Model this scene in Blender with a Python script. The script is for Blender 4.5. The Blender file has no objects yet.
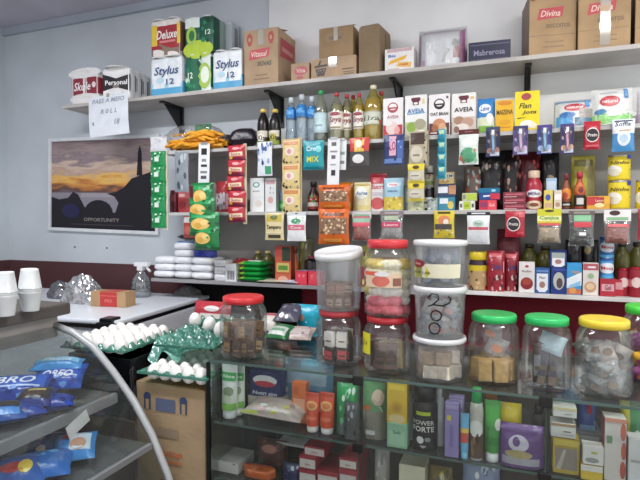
import bpy, bmesh, math, random
from mathutils import Vector, Matrix, Euler
PI = math.pi
rnd = random.Random(11)
SC = bpy.context.scene
COL = SC.collection

# ------------------------------------------------------------------ camera
F = 510.0
cam_d = bpy.data.cameras.new('camera')
cam_d.sensor_width = 36.0
cam_d.lens = F / 640 * 36
cam_d.clip_start = 0.02
cam = bpy.data.objects.new('camera', cam_d)
COL.objects.link(cam)
EYE = Vector((0, 0, 1.5))
cam.location = EYE
cam.rotation_euler = (math.radians(90 - 2.0), 0, math.radians(20.8))
SC.camera = cam
RM = cam.rotation_euler.to_matrix()

def ray(u, v): return RM @ Vector(((u - 320) / F, -(v - 240) / F, -1.0))
def PY(u, v, Y):
    d = ray(u, v); return EYE + d * (Y / d.y)
def PZ(u, v, Z):
    d = ray(u, v); return EYE + d * ((Z - EYE.z) / d.z)
def pos(u0, u1, v, Y, zb):
    """centre x, width, height of something whose front stands in the plane y = Y on the level zb"""
    a = PY(u0, v, Y); b = PY(u1, v, Y); c = PY((u0 + u1) / 2, v, Y)
    return (a.x + b.x) / 2, b.x - a.x, c.z - zb

# ------------------------------------------------------------------ materials
MC = {}
def lin(c):
    return c / 12.92 if c <= 0.04045 else ((c + 0.055) / 1.055) ** 2.4
def rgb(h):
    h = h.lstrip('#'); return tuple(lin(int(h[i:i + 2], 16) / 255) for i in (0, 2, 4)) + (1,)
# kind: roughness, specular, colour variation, noise scale, bump strength, bump scale
KINDS = {
    'paper': (.55, .35, .08, 18, .0, 30), 'plastic': (.28, .5, .05, 12, .0, 30), 'bag': (.3, .5, .12, 22, .35, 38),
    'card': (.8, .2, .16, 9, .12, 60), 'matte': (.85, .2, .10, 6, .0, 20), 'wall': (.8, .25, .10, 2.2, .06, 40),
    'wood': (.5, .35, .25, 5, .05, 40), 'metal': (.3, .5, .06, 20, .0, 20), 'foil': (.22, .5, .25, 20, .8, 26), 'print': (.42, .4, .05, 40, .0, 20),
    'food': (.7, .3, .22, 55, .25, 80), 'egg': (.45, .4, .05, 30, .0, 10), 'grey': (.6, .3, .12, 3, .0, 20),
}
def M(h, kind='paper'):
    key = (h, kind)
    if key in MC: return MC[key]
    m = bpy.data.materials.new('%s_%s' % (kind, h.lstrip('#')))
    m.use_nodes = True
    nt = m.node_tree; n = nt.nodes; L = nt.links
    b = n['Principled BSDF']
    ro, sp, var, ns, bs, bsc = KINDS[kind]
    b.inputs['Roughness'].default_value = ro
    b.inputs['Specular IOR Level'].default_value = sp
    if kind in ('metal', 'foil'): b.inputs['Metallic'].default_value = .85
    tc = n.new('ShaderNodeTexCoord'); no = n.new('ShaderNodeTexNoise')
    no.inputs['Scale'].default_value = ns; no.inputs['Detail'].default_value = 4
    L.new(tc.outputs['Object'], no.inputs['Vector'])
    mr = n.new('ShaderNodeMapRange')
    mr.inputs['From Min'].default_value = .3; mr.inputs['From Max'].default_value = .7
    mr.inputs['To Min'].default_value = 1 - var; mr.inputs['To Max'].default_value = 1 + var * .6
    L.new(no.outputs['Fac'], mr.inputs['Value'])
    mx = n.new('ShaderNodeVectorMath'); mx.operation = 'SCALE'
    mx.inputs[0].default_value = rgb(h)[:3]
    L.new(mr.outputs['Result'], mx.inputs['Scale'])
    L.new(mx.outputs['Vector'], b.inputs['Base Color'])
    if bs:
        n2 = n.new('ShaderNodeTexNoise'); n2.inputs['Scale'].default_value = bsc; n2.inputs['Detail'].default_value = 2
        L.new(tc.outputs['Object'], n2.inputs['Vector'])
        bp = n.new('ShaderNodeBump'); bp.inputs['Strength'].default_value = bs; bp.inputs['Distance'].default_value = .01
        L.new(n2.outputs['Fac'], bp.inputs['Height']); L.new(bp.outputs['Normal'], b.inputs['Normal'])
    MC[key] = m
    return m
def CLEAR(h='#ffffff', haze=.06, gloss=.07, rough=.06, crinkle=0.0):
    """clear plastic or glass: see-through film with a fresnel sheen and a little milky scatter"""
    key = ('clear', h, haze, gloss, rough, crinkle)
    if key in MC: return MC[key]
    m = bpy.data.materials.new('clear_' + h.lstrip('#')); m.use_nodes = True
    nt = m.node_tree; n = nt.nodes; L = nt.links
    n.remove(n['Principled BSDF']); out = n['Material Output']
    tr = n.new('ShaderNodeBsdfTransparent'); tr.inputs['Color'].default_value = rgb(h)
    df = n.new('ShaderNodeBsdfDiffuse'); df.inputs['Color'].default_value = rgb('#dfe4e4') if h == '#ffffff' else rgb(h)
    gl = n.new('ShaderNodeBsdfGlossy'); gl.inputs['Roughness'].default_value = rough
    m1 = n.new('ShaderNodeMixShader'); m1.inputs['Fac'].default_value = haze
    L.new(tr.outputs[0], m1.inputs[1]); L.new(df.outputs[0], m1.inputs[2])
    lw = n.new('ShaderNodeLayerWeight'); lw.inputs['Blend'].default_value = .25
    ma = n.new('ShaderNodeMath'); ma.operation = 'MULTIPLY_ADD'
    ma.inputs[1].default_value = .45; ma.inputs[2].default_value = gloss; ma.use_clamp = True
    L.new(lw.outputs['Fresnel'], ma.inputs[0])
    m2 = n.new('ShaderNodeMixShader')
    L.new(ma.outputs[0], m2.inputs['Fac']); L.new(m1.outputs[0], m2.inputs[1]); L.new(gl.outputs[0], m2.inputs[2])
    L.new(m2.outputs[0], out.inputs['Surface'])
    if crinkle:
        tc = n.new('ShaderNodeTexCoord'); n2 = n.new('ShaderNodeTexNoise'); n2.inputs['Scale'].default_value = 42
        L.new(tc.outputs['Object'], n2.inputs['Vector'])
        bp = n.new('ShaderNodeBump'); bp.inputs['Strength'].default_value = crinkle; bp.inputs['Distance'].default_value = .02
        L.new(n2.outputs['Fac'], bp.inputs['Height']); L.new(bp.outputs['Normal'], gl.inputs['Normal']); L.new(bp.outputs['Normal'], lw.inputs['Normal'])
    MC[key] = m
    return m

# ------------------------------------------------------------------ objects
def tag(o, label=None, cat=None, group=None, kind=None):
    if label: o['label'] = label
    if cat: o['category'] = cat
    if group: o['group'] = group
    if kind: o['kind'] = kind
    return o
def empty(name, loc, rz=0):
    o = bpy.data.objects.new(name, None); COL.objects.link(o)
    o.empty_display_size = .03; o.location = loc; o.rotation_euler = (0, 0, rz); return o
def copy_tree(o, parent=None):
    c = o.copy(); COL.objects.link(c)
    if parent is not None: c.parent = parent
    for ch in list(o.children): copy_tree(ch, c)
    return c

class MB:
    """collects shapes, then links them as one mesh object"""
    def __init__(s): s.v = []; s.f = []; s.mi = []; s.sm = []; s.mats = []
    def idx(s, mat):
        if mat not in s.mats: s.mats.append(mat)
        return s.mats.index(mat)
    def add(s, vs, fs, mat, smooth=False):
        b = len(s.v); s.v.extend([tuple(p) for p in vs]); k = s.idx(mat)
        for f in fs:
            s.f.append(tuple(b + i for i in f)); s.mi.append(k); s.sm.append(smooth)
        return s
    def box(s, x0, x1, y0, y1, z0, z1, mat, bev=0, M4=None):
        bm = bmesh.new(); bmesh.ops.create_cube(bm, size=1)
        for q in bm.verts: q.co = Vector((x0 + (q.co.x + .5) * (x1 - x0), y0 + (q.co.y + .5) * (y1 - y0), z0 + (q.co.z + .5) * (z1 - z0)))
        if bev: bmesh.ops.bevel(bm, geom=bm.edges[:], offset=bev, segments=2, profile=.6, affect='EDGES')
        if M4 is not None: bmesh.ops.transform(bm, matrix=M4, verts=bm.verts)
        bm.verts.index_update()
        s.add([q.co[:] for q in bm.verts], [[q.index for q in f.verts] for f in bm.faces], mat, False); bm.free(); return s
    def lathe(s, prof, mat, n=20, cx=0, cy=0, a0=0, a1=2 * PI, cap=True):
        full = abs(a1 - a0 - 2 * PI) < 1e-6; vs = []; fs = []; nn = n if full else n + 1
        for r, z in prof:
            for i in range(nn):
                a = a0 + (a1 - a0) * i / n; vs.append((cx + r * math.cos(a), cy + r * math.sin(a), z))
        for j in range(len(prof) - 1):
            for i in range(n):
                i2 = (i + 1) % nn; fs.append((j * nn + i, j * nn + i2, (j + 1) * nn + i2, (j + 1) * nn + i))
        if cap and full:
            if prof[0][0] > 1e-5: fs.append(tuple(range(nn))[::-1])
            if prof[-1][0] > 1e-5: fs.append(tuple((len(prof) - 1) * nn + i for i in range(nn)))
        return s.add(vs, fs, mat, True)
    def sheet(s, fn, nu, nv, mat, smooth=True, closed=False):
        vs = [fn(i / nu, j / nv) for j in range(nv + 1) for i in range(nu + 1)]
        fs = [(j * (nu + 1) + i, j * (nu + 1) + i + 1, (j + 1) * (nu + 1) + i + 1, (j + 1) * (nu + 1) + i) for j in range(nv) for i in range(nu)]
        return s.add(vs, fs, mat, smooth)
    def tube(s, pts, r, mat, n=8):
        pts = [Vector(p) for p in pts]; vs = []; fs = []
        for i, p in enumerate(pts):
            t = (pts[min(i + 1, len(pts) - 1)] - pts[max(i - 1, 0)]).normalized()
            a = t.orthogonal().normalized() if i == 0 else (a - t * a.dot(t)).normalized()
            b = t.cross(a)
            for k in range(n):
                q = 2 * PI * k / n; vs.append(p + (a * math.cos(q) + b * math.sin(q)) * r)
        for i in range(len(pts) - 1):
            for k in range(n):
                k2 = (k + 1) % n; fs.append((i * n + k, i * n + k2, (i + 1) * n + k2, (i + 1) * n + k))
        fs.append(tuple(range(n))[::-1]); fs.append(tuple((len(pts) - 1) * n + k for k in range(n)))
        return s.add(vs, fs, mat, True)
    def mesh(s, name):
        me = bpy.data.meshes.new(name); me.from_pydata(s.v, [], s.f)
        for m in s.mats: me.materials.append(m)
        me.polygons.foreach_set('material_index', s.mi); me.polygons.foreach_set('use_smooth', s.sm)
        me.update(); return me
    def build(s, name, parent=None, loc=(0, 0, 0), rot=(0, 0, 0)):
        o = bpy.data.objects.new(name, s.mesh(name)); COL.objects.link(o)
        if parent is not None: o.parent = parent
        o.location = loc; o.rotation_euler = rot; return o

# ------------------------------------------------------------------ printed artwork as thin shapes laid on a face
TX = {}
def text_mesh(string, shear=0.0):
    key = (string, shear)
    if key in TX: return TX[key]
    cu = bpy.data.curves.new('lettering', 'FONT'); cu.body = string; cu.resolution_u = 2; cu.offset = .018; cu.shear = shear
    ob = bpy.data.objects.new('lettering', cu)
    me = bpy.data.meshes.new_from_object(ob)
    vs = [v.co[:2] for v in me.vertices]; fs = [tuple(p.vertices) for p in me.polygons]
    bpy.data.objects.remove(ob); bpy.data.curves.remove(cu); bpy.data.meshes.remove(me)
    x0 = min(p[0] for p in vs); x1 = max(p[0] for p in vs); y0 = min(p[1] for p in vs); y1 = max(p[1] for p in vs)
    TX[key] = ([((p[0] - x0) / (x1 - x0), (p[1] - y0) / (y1 - y0)) for p in vs], fs)
    return TX[key]
def prints(mb, fn, shapes, curved=False, kind='print'):
    for k, sh in enumerate(shapes):
        l = .0007 + .00025 * k + (.0006 if curved else 0)
        t = sh[0]; n = 8 if curved else 1
        if t == 'r':
            _, u0, v0, u1, v1, c = sh
            mb.sheet(lambda a, b: fn(u0 + (u1 - u0) * a, v0 + (v1 - v0) * b, l), n, n, M(c, kind), curved)
        elif t == 'e':
            _, cu, cv, ru, rv, c = sh; vs = [fn(cu, cv, l)]; fs = []; N = 18
            for r in (.5, 1):
                for i in range(N):
                    a = 2 * PI * i / N; vs.append(fn(cu + ru * r * math.cos(a), cv + rv * r * math.sin(a), l))
            for i in range(N):
                j = (i + 1) % N; fs.append((0, 1 + i, 1 + j)); fs.append((1 + i, 1 + N + i, 1 + N + j, 1 + j))
            mb.add(vs, fs, M(c, kind))
        elif t == 'p':
            _, pts, c = sh
            mb.add([fn(u, v, l) for u, v in pts], [tuple(range(len(pts)))], M(c, kind))
        elif t == 't' or t == 'i':
            _, cu, cv, h, s_, c, w = sh
            vs, fs = text_mesh(s_, .25 if t == 'i' else 0)
            mb.add([fn(cu + (x - .5) * w, cv + (y - .5) * h, l + .0004) for x, y in vs], fs, M(c, kind))
        elif t == 'n':
            _, N, u0, v0, u1, v1, cols, sz, seed = sh
            r = random.Random(seed)
            for q in range(N):
                cu = r.uniform(u0, u1); cv = r.uniform(v0, v1); s1 = sz * r.uniform(.6, 1.3); a0 = r.uniform(0, 6)
                mb.add([fn(cu + s1 * math.cos(a0 + i * PI / 3) * r.uniform(.7, 1.1), cv + s1 * math.sin(a0 + i * PI / 3) * r.uniform(.6, 1), l + .00003 * q) for i in range(6)],
                       [(0, 1, 2, 3, 4, 5)], M(cols[q % len(cols)], kind))

# ------------------------------------------------------------------ products
def carton(name, label, cat, x, Yf, z, w, h, d, base, pr=(), group=None, rot=0, kind='paper', side=None, sp=(), top=None, bev=.0015):
    mb = MB(); mb.box(-w / 2, w / 2, -d / 2, d / 2, 0, h, M(base, kind), bev)
    f = lambda u, v, l: ((u - .5) * w, -d / 2 - l, v * h)
    prints(mb, f, pr)
    if side:
        for sx in (1, -1):
            prints(mb, (lambda u, v, l, sx=sx: (sx * (w / 2 + l), (u - .5) * d, v * h)), [('r', .02, .01, .98, .99, side)])
    if sp: prints(mb, lambda u, v, l: (w / 2 + l + .0005, (u - .5) * d, v * h), sp)
    if top: prints(mb, lambda u, v, l: ((u - .5) * w, (v - .5) * d, h + l), [('r', .02, .02, .98, .98, top)] if isinstance(top, str) else top)
    o = mb.build(name, None, (x, Yf + d / 2, z), (0, 0, rot))
    return tag(o, label, cat, group)

def pillow_T(d, ends, p=.55, q=.6):
    def T(u, v):
        a = max(0.0, 1 - abs(2 * u - 1) ** 3.2) ** q
        e = 1.0
        if ends in ('both', 'top'): e *= min(1.0, max(0.0, (1 - v - .03) / .26)) ** p
        if ends in ('both', 'bottom'): e *= min(1.0, max(0.0, (v - .03) / .26)) ** p
        return d / 2 * (a * e) + .0008
    return T
def pillow(mb, w, h, d, mat, pr=(), ends='both', zoff=0.0, wav=0.0, pk='bag', nu=10, nv=12, p=.55, q=.6):
    T = pillow_T(d, ends, p, q)
    pinch = (lambda v: 1 - .06 * math.sin(PI * v)) if ends == 'both' else (lambda v: 1.0 - .05 * max(0, v - .6))
    X = lambda u, v: (u - .5) * w * pinch(v) + wav * math.sin(v * 9 + 1)
    mb.sheet(lambda u, v: (X(u, v), -T(u, v), zoff + v * h), nu, nv, mat)
    mb.sheet(lambda u, v: (X(1 - u, v), T(u, v), zoff + v * h), nu, nv, mat)
    if ends == 'top':
        mb.sheet(lambda u, v: (X(u, 0), -T(u, 0) + 2 * T(u, 0) * v, zoff), nu, 1, mat)
    prints(mb, lambda u, v, l: (X(u, v), -T(u, v) - l, zoff + v * h), pr, True, pk)
def pouch(name, label, cat, x, Yf, z, w, h, d, base, pr=(), group=None, rot=0, kind='bag', ends='top', seal=None, tilt=0):
    mb = MB(); pillow(mb, w, h, d, M(base, kind), pr, ends)
    o = mb.build(name, None, (x, Yf + d / 2, z + d / 2 * abs(math.sin(tilt)) + (.001 if tilt else 0)), (tilt, 0, rot))
    if seal is not None:
        s = MB(); s.box(-w / 2 * .97, w / 2 * .97, -.0016, .0016, h * .955, h * 1.01, M(seal, kind)); s.build('top_seal', o)
    return tag(o, label, cat, group)
def lying(name, label, cat, x, Yf, z, w, dep, th, base, pr=(), group=None, rz=0, kind='bag', rx=0, p=.55, q=.6):
    """a filled bag lying on its back: its printed face looks up"""
    mb = MB()
    if p < .3:                                    # a plump sack with rounded ends
        pw = lambda c, e: math.copysign(abs(c) ** e, c)
        mb.sheet(lambda u, v: (w / 2 * pw(math.cos(PI * (v - .5)), .45) * pw(math.cos(2 * PI * u), .5), -th / 2 * pw(math.sin(PI * (v - .5)), .8), dep / 2 * (1 + pw(math.cos(PI * (v - .5)), .45) * pw(math.sin(2 * PI * u), .5))), 28, 14, M(base, kind))
        prints(mb, lambda u, v, l: ((u - .5) * w * .9, -th / 2 * (1 - .5 * abs(2 * u - 1) ** 4) * (1 - .4 * abs(2 * v - 1) ** 4) - l - .001, dep * (.05 + .9 * v)), pr, True)
    else: pillow(mb, w, dep, th, M(base, kind), pr, 'both', p=p, q=q)
    o = mb.build(name, None, (x, Yf, z + th / 2), (-PI / 2 + rx, 0, rz))
    return tag(o, label, cat, group)

def cyl_map(R, z0, z1, span=PI * .9, taper=None):
    def fn(u, v, l):
        a = -PI / 2 + (u - .5) * span; z = z0 + (z1 - z0) * v; r = (taper(z) if taper else R) + l
        return (r * math.cos(a), r * math.sin(a), z)
    return fn
BOT = {  # bottle profiles (radius, height), both as fractions
    'soda': [(.80, 0), (.95, .02), (1, .06), (.97, .28), (1, .34), (1, .56), (.9, .68), (.6, .80), (.36, .88), (.34, .94)],
    'water': [(.85, 0), (1, .03), (1, .30), (.93, .34), (1, .38), (1, .62), (.95, .70), (.62, .82), (.36, .88), (.36, .94)],
    'oil': [(.85, 0), (1, .03), (1, .30), (.9, .40), (1, .50), (.98, .62), (.80, .74), (.45, .84), (.28, .90), (.28, .95)],
    'sauce': [(.9, 0), (1, .03), (1, .50), (.85, .58), (.42, .74), (.34, .80), (.34, .86)],
    'spray': [(.9, 0), (1, .04), (1, .50), (.85, .62), (.45, .74), (.34, .78), (.34, .82)],
    'shampoo': [(.92, 0), (1, .02), (1, .74), (.9, .80), (.5, .83), (.5, .86)],
}
def bottle(name, label, cat, x, y, z, R, H, shape, body, cap, capr, lab=None, group=None, liquid=None, caph=None, rot=(0, 0, 0), n=18):
    """lab = (v0, v1, base colour, shapes)"""
    prof = [(r * R, q * H) for r, q in BOT[shape]]
    o = empty(name, (x, y, z)); o.rotation_euler = rot
    MB().lathe(prof, body, n).build('bottle_body', o)
    if liquid is not None:
        lp = [(max(.001, r - .0015), q + (.002 if i == 0 else 0)) for i, (r, q) in enumerate(prof) if q < H * .83]
        MB().lathe(lp, liquid, n).build('liquid', o)
    zc = BOT[shape][-1][1] * H; r0 = BOT[shape][-1][0] * R
    ch = caph or H - zc + .006
    c = MB(); c.lathe([(capr * R, zc - .012), (capr * R, zc - .012 + ch * .9), (capr * R * .85, zc - .012 + ch)], cap, 14); c.build('cap', o)
    if lab:
        v0, v1, c0, sh = lab
        def rr(zz):
            for (ra, za), (rb, zb) in zip(prof, prof[1:]):
                if za <= zz <= zb: return ra + (rb - ra) * (zz - za) / max(1e-6, zb - za)
            return R
        m = MB(); fn = cyl_map(R, v0 * H, v1 * H, 2 * PI, rr)
        m.sheet(lambda u, v: fn(u, v, .0008), 20, 8, M(c0, 'print'))
        prints(m, cyl_map(R + .001, v0 * H, v1 * H, PI * .9, lambda zz: rr(zz) + .001), sh, True)
        m.build('label', o)
    return tag(o, label, cat, group)

def can(name, label, x, y, z, R, H, base, pr=(), group=None, lid='#c9c9c4', cat='tin'):
    o = empty(name, (x, y, z)); m = MB()
    m.lathe([(R * .97, 0), (R, .003), (R, H - .003), (R * .97, H)], M(base, 'print'), 22)
    prints(m, cyl_map(R, 0, H, PI * .95), pr, True); m.build('tin_body', o)
    MB().lathe([(R * 1.015, H - .006), (R * 1.015, H + .002), (R * .9, H + .002), (R * .88, H - .001)], M(lid, 'metal'), 22).build('rim_lid', o)
    return tag(o, label, cat, group)

def cos_tube(name, label, cat, x, Yf, z, w, h, base, cap, pr=(), group=None, rot=0):
    """cosmetic tube standing on its cap: round at the cap, flat crimp on top"""
    o = empty(name, (x, Yf + w / 2, z), rot); ch = h * .16; R = w / 2
    def sect(u, v):
        a = 2 * PI * u; k = max(.06, 1 - max(0, v - .05) ** 1.2)
        return (R * (.86 + .14 * v) * math.cos(a), R * .82 * k * math.sin(a), ch + v * (h - ch))
    m = MB(); m.sheet(lambda u, v: sect(u, v), 22, 10, M(base, 'plastic'))
    prints(m, lambda u, v, l: (lambda q: (q[0], q[1] - l - .0006, q[2]))(sect(.5 + u * .5, v)), pr, True); m.build('tube_body', o)
    MB().lathe([(R * .7, 0), (R * .78, .004), (R * .78, ch)], M(cap, 'plastic'), 18).build('cap', o)
    return tag(o, label, cat, group)

def hang_bag(name, label, cat, u0, u1, v0, v1, base, pr=(), header=None, th=.02, dy=0, kind='bag', Y=2.45, rot=0, clear=None, content=None, group=None):
    """a small bag hung from a shelf edge: header card above, filled bag below"""
    Yb = Y - .004 - dy; x, w, _ = pos(u0, u1, (v0 + v1) / 2, Yb, 0)
    zt = PY((u0 + u1) / 2, v0, Yb).z; zb = PY((u0 + u1) / 2, v1, Yb).z; h = zt - zb
    o = empty(name, (x, Yb - th / 2 - .001, zb), rot)
    hf = header[0] if header else 0
    bh = h * (1 - hf)
    m = MB()
    if clear:
        pillow(m, w, bh, th, clear, (), 'both'); m.build('clear_bag', o)
        c = MB(); pillow(c, w * .86, bh * .72, th * .8, M(content, 'food'), [('n', 16, .05, .05, .95, .95, [content, '#%02x%02x%02x' % tuple(min(255, int(int(content[i:i + 2], 16) * 1.25) + 8) for i in (1, 3, 5))], .07, 5)], 'both', bh * .04, 0, 'food'); c.build('filling', o)
        if pr:
            q = MB(); T = pillow_T(th, 'both'); prints(q, lambda u, v, l: ((u - .5) * w, -T(u, v) - l - .001, v * bh), pr, True); q.build('label', o)
    else:
        pillow(m, w, bh, th, M(base, kind), pr, 'both'); m.build('bag', o)
    if header:
        c = MB(); c.box(-w / 2, w / 2, -.0025, .0025, bh - .004, h, M(header[1], 'paper'), .0008)
        prints(c, lambda u, v, l: ((u - .5) * w, -.0025 - l, bh + v * (h - bh)), header[2]); c.build('header_card', o)
    return tag(o, label, cat, group)
def hang_chain(name, label, cat, u0, u1, v0, v1, n, base, pr=(), th=.014, dy=0, Y=2.45, ribbon=None, sway=0.0, kind='bag', tilt=0.0, rot=0, group=None):
    """a strip of linked sachets hanging from a shelf edge"""
    Yb = Y - .004 - dy; x, w, _ = pos(u0, u1, (v0 + v1) / 2, Yb, 0)
    zt = PY((u0 + u1) / 2, v0, Yb).z; zb = PY((u0 + u1) / 2, v1, Yb).z; h = (zt - zb) / n
    o = empty(name, (x, Yb - th / 2 - .001, zb), rot); first = None
    for i in range(n):
        if first is None:
            m = MB(); pillow(m, w, h * (1.04 if not tilt else 1.25), th, M(base, kind), pr, 'both'); s = first = m.build('sachet', o)
        else:
            s = first.copy(); COL.objects.link(s); s.parent = o
        s.location = (sway * math.sin(i * 1.9 + .5), -.004 * (i % 2), i * h); s.rotation_euler = (tilt, (.05 if i % 2 else -.04) * (1 if sway else 0), 0)
    if ribbon:
        m = MB(); m.box(w * .36, w * .56, th / 2 - .003, th / 2, -.01, h * n + .01, M(ribbon, 'paper')); m.build('backing_strip', o)
    return tag(o, label, cat, group)
def blister(name, label, cat, u0, u1, v0, v1, card, pr, brush, dy=0, Y=2.45, group=None):
    """toothbrush card: printed card, brush, clear bubble"""
    Yb = Y - .004 - dy; x, w, _ = pos(u0, u1, (v0 + v1) / 2, Yb, 0)
    zt = PY((u0 + u1) / 2, v0, Yb).z; zb = PY((u0 + u1) / 2, v1, Yb).z; h = zt - zb
    o = empty(name, (x, Yb - .004, zb)); c = MB()
    c.box(-w / 2, w / 2, -.001, .001, 0, h, M(card, 'paper'), .0004)
    prints(c, lambda u, v, l: ((u - .5) * w, -.001 - l, v * h), pr); c.build('card', o)
    b = MB(); b.tube([(.0, -.008, h * .12), (.002, -.008, h * .35), (-.001, -.008, h * .6), (.001, -.009, h * .86)], w * .085, M(brush, 'plastic'), 8)
    b.box(-w * .10, w * .10, -.018, -.008, h * .70, h * .88, M('#f2f2f2', 'plastic'), .001); b.build('toothbrush', o)
    k = MB(); k.sheet(lambda u, v: ((u - .5) * w * .56, -.003 - .018 * max(0, math.sin(PI * u)) ** .5 * max(0, math.sin(PI * v)) ** .3, h * (.08 + .84 * v)), 10, 10, CLEAR('#ffffff', .08, .08)); k.build('bubble', o)
    return tag(o, label, cat, group)

def roll_pack(name, label, cat, x, Yf, z, w, h, d, nx, ny, base, pr, sp=(), group=None, rot=0):
    """film wrapped pack of paper rolls: the film follows the round rolls"""
    m = MB(); rx = w / nx / 2; ry = d / ny / 2; N = 8
    out = []
    for i in range(nx):
        for k in range(N):
            a = PI * k / N; out.append((-w / 2 + rx * (2 * i + 1) - rx * math.cos(a), -d / 2 + ry * .14 * (1 - math.sin(a) ** .7)))
    for i in range(ny):
        for k in range(N):
            a = PI * k / N; out.append((w / 2 - rx * .14 * (1 - math.sin(a) ** .7), -d / 2 + ry * (2 * i + 1) - ry * math.cos(a)))
    out += [(-p[0], -p[1]) for p in out]
    vs = []; rows = [(0, .97), (.02, .995), (.06, 1), (.93, 1), (.975, .97), (1, .88)]
    for t, s_ in rows: vs += [(p[0] * s_, p[1] * s_, t * h) for p in out]
    n = len(out); fs = []
    for j in range(len(rows) - 1):
        for i in range(n): fs.append((j * n + i, j * n + (i + 1) % n, (j + 1) * n + (i + 1) % n, (j + 1) * n + i))
    fs.append(tuple((len(rows) - 1) * n + i for i in range(n))); fs.append(tuple(range(n))[::-1])
    m.add(vs, fs, M(base, 'bag'))
    def yf(u):
        t = (u * nx) % 1.0; a = math.acos(max(-1, min(1, 1 - 2 * t))); return -d / 2 + ry * .14 * (1 - max(0, math.sin(a)) ** .7)
    prints(m, lambda u, v, l: ((u - .5) * w, yf(u) - l - .001, v * h), pr, True)
    def xs(u):
        t = (u * ny) % 1.0; a = math.acos(max(-1, min(1, 1 - 2 * t))); return w / 2 - rx * .14 * (1 - max(0, math.sin(a)) ** .7)
    prints(m, lambda u, v, l: (xs(u) + l + .001, (u - .5) * d, v * h), sp, True)
    o = m.build(name, None, (x, Yf + d / 2, z), (0, 0, rot))
    t = MB()
    for i in range(nx):
        for j in range(ny):
            t.lathe([(rx * .86, h - .004), (rx * .82, h + .004), (rx * .3, h + .004), (rx * .28, h - .02)], M('#e9e9e6', 'paper'), 14, -w / 2 + rx * (2 * i + 1), -d / 2 + ry * (2 * j + 1), cap=False)
    t.build('roll_end', o)
    return tag(o, label, cat, group)

# numbers that place the shelves, the counter and the walls (metres)
WALL = 2.71
ZA, ZB, ZC, ZD = 2.235, 1.908, 1.556, 1.170       # tops of the four wall shelves
SF = 2.45                                         # their front edge
CT, CM, CL = 1.02, .80, .60                        # counter top, middle and lower glass
CF, CB = 1.515, 2.06                              # counter front and back
# ================================================================== the room
def struct(name, mb, label=None):
    o = mb.build(name); o['kind'] = 'structure'
    if label: o['label'] = label
    return o
LW = -3.49; RX = 2.4; CZ = 2.905
PAINT = M('#c6ccd1', 'wall'); WALL_PALE = M('#ecedec', 'wall'); RED = M('#8c2a36', 'wall')
XS = PY(270, 15, WALL).x                                   # where the back wall colour turns whiter
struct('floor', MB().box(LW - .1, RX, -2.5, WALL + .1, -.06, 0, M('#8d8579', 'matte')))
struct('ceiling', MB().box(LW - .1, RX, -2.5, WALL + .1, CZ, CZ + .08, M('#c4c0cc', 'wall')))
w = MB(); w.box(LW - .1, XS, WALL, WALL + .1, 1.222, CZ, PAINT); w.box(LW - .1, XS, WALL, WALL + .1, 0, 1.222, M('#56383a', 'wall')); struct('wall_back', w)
w = MB(); w.box(XS, RX, WALL - .012, WALL + .1, 1.222, CZ, WALL_PALE); w.box(XS, RX, WALL - .012, WALL + .1, 0, 1.222, RED); struct('wall_back_right', w)
w = MB(); w.box(LW - .1, LW, -2.5, WALL, 1.222, CZ, M('#c3cbd0', 'wall')); w.box(LW - .1, LW, -2.5, WALL, 0, 1.222, M('#56383a', 'wall')); struct('wall_left', w)
struct('trim_1', MB().box(LW, XS, WALL - .03, WALL, CZ - .055, CZ, M('#a9b0ba', 'wall'), .006))          # cornice along the back wall
struct('trim_2', MB().box(-1.93, RX - .6, WALL - .02, WALL - .001 , ZD, ZB - .02, M('#a3a19d', 'grey')))   # grey back board of the shelving
struct('trim_3', MB().box(-1.93, PY(303, 320, WALL).x, WALL - .024, WALL - .001, .0, ZD - .03, M('#1c191b', 'matte')))  # near-black sheet on the wall under the shelving
# stained nail holes under the poster
for k, (u, v, r) in enumerate(((107, 248, .006), (110, 266, .005), (75, 247, .008))):
    p = PY(u, v, WALL); m = MB(); m.lathe([(r, 0), (r * .8, .006), (.001, .008)], M('#4a4a48' if k != 2 else '#8a8f93', 'matte'), 10)
    o = m.build('wall_nail', None, (p.x, WALL, p.z), (PI / 2, 0, 0))
    tag(o, ['dark nail head in the stained wall patch below the poster', 'pale plugged nail low on the wall just above the red paint', 'grey filled screw hole on the wall left below the poster'][k], 'nail')

def shelf_board(name, label, x0, x1, z, col, dep=SF):
    m = MB(); m.box(x0, x1, dep, WALL - .021 if name != 'top_shelf' else WALL - .012, z - .019, z, M(col, 'wood'), .0015)
    return tag(m.build(name), label, 'shelf')
XL = PY(62, 107, SF).x
t = MB(); t.box(XL, 1.7, SF, WALL - .013, ZA - .02, ZA, M('#bfbab5', 'wood'), .002)
TOP = tag(t.build('wall_shelf'), 'long pale top wall shelf carrying paper rolls and cardboard boxes', 'shelf')
XM = PY(164, 150, SF).x; XM4 = PY(151, 280, SF).x
def shelf(label, x0, x1, z, col='#bdbcb9'):
    m = MB(); m.box(x0, x1, SF, WALL - .021, z - .018, z, M(col, 'wood'), .0015)
    return tag(m.build('wall_shelf'), label, 'shelf')
shelf('second wall shelf holding drink bottles and oat boxes', XM, 1.7, ZB)
shelf('third wall shelf holding sauce bottles and yellow tins', XM, 1.7, ZC)
XJ = PY(459, 292, SF).x
shelf('grey lowest wall shelf with rice bags and yellow-lidded jar', XM4, XJ, ZD, '#99989a')
shelf('white lowest wall shelf board under blue boxes and red tins', XJ + .002, 1.7, ZD + .012, '#e9e6e2')
BR = M('#1d1c1f', 'plastic')
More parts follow.
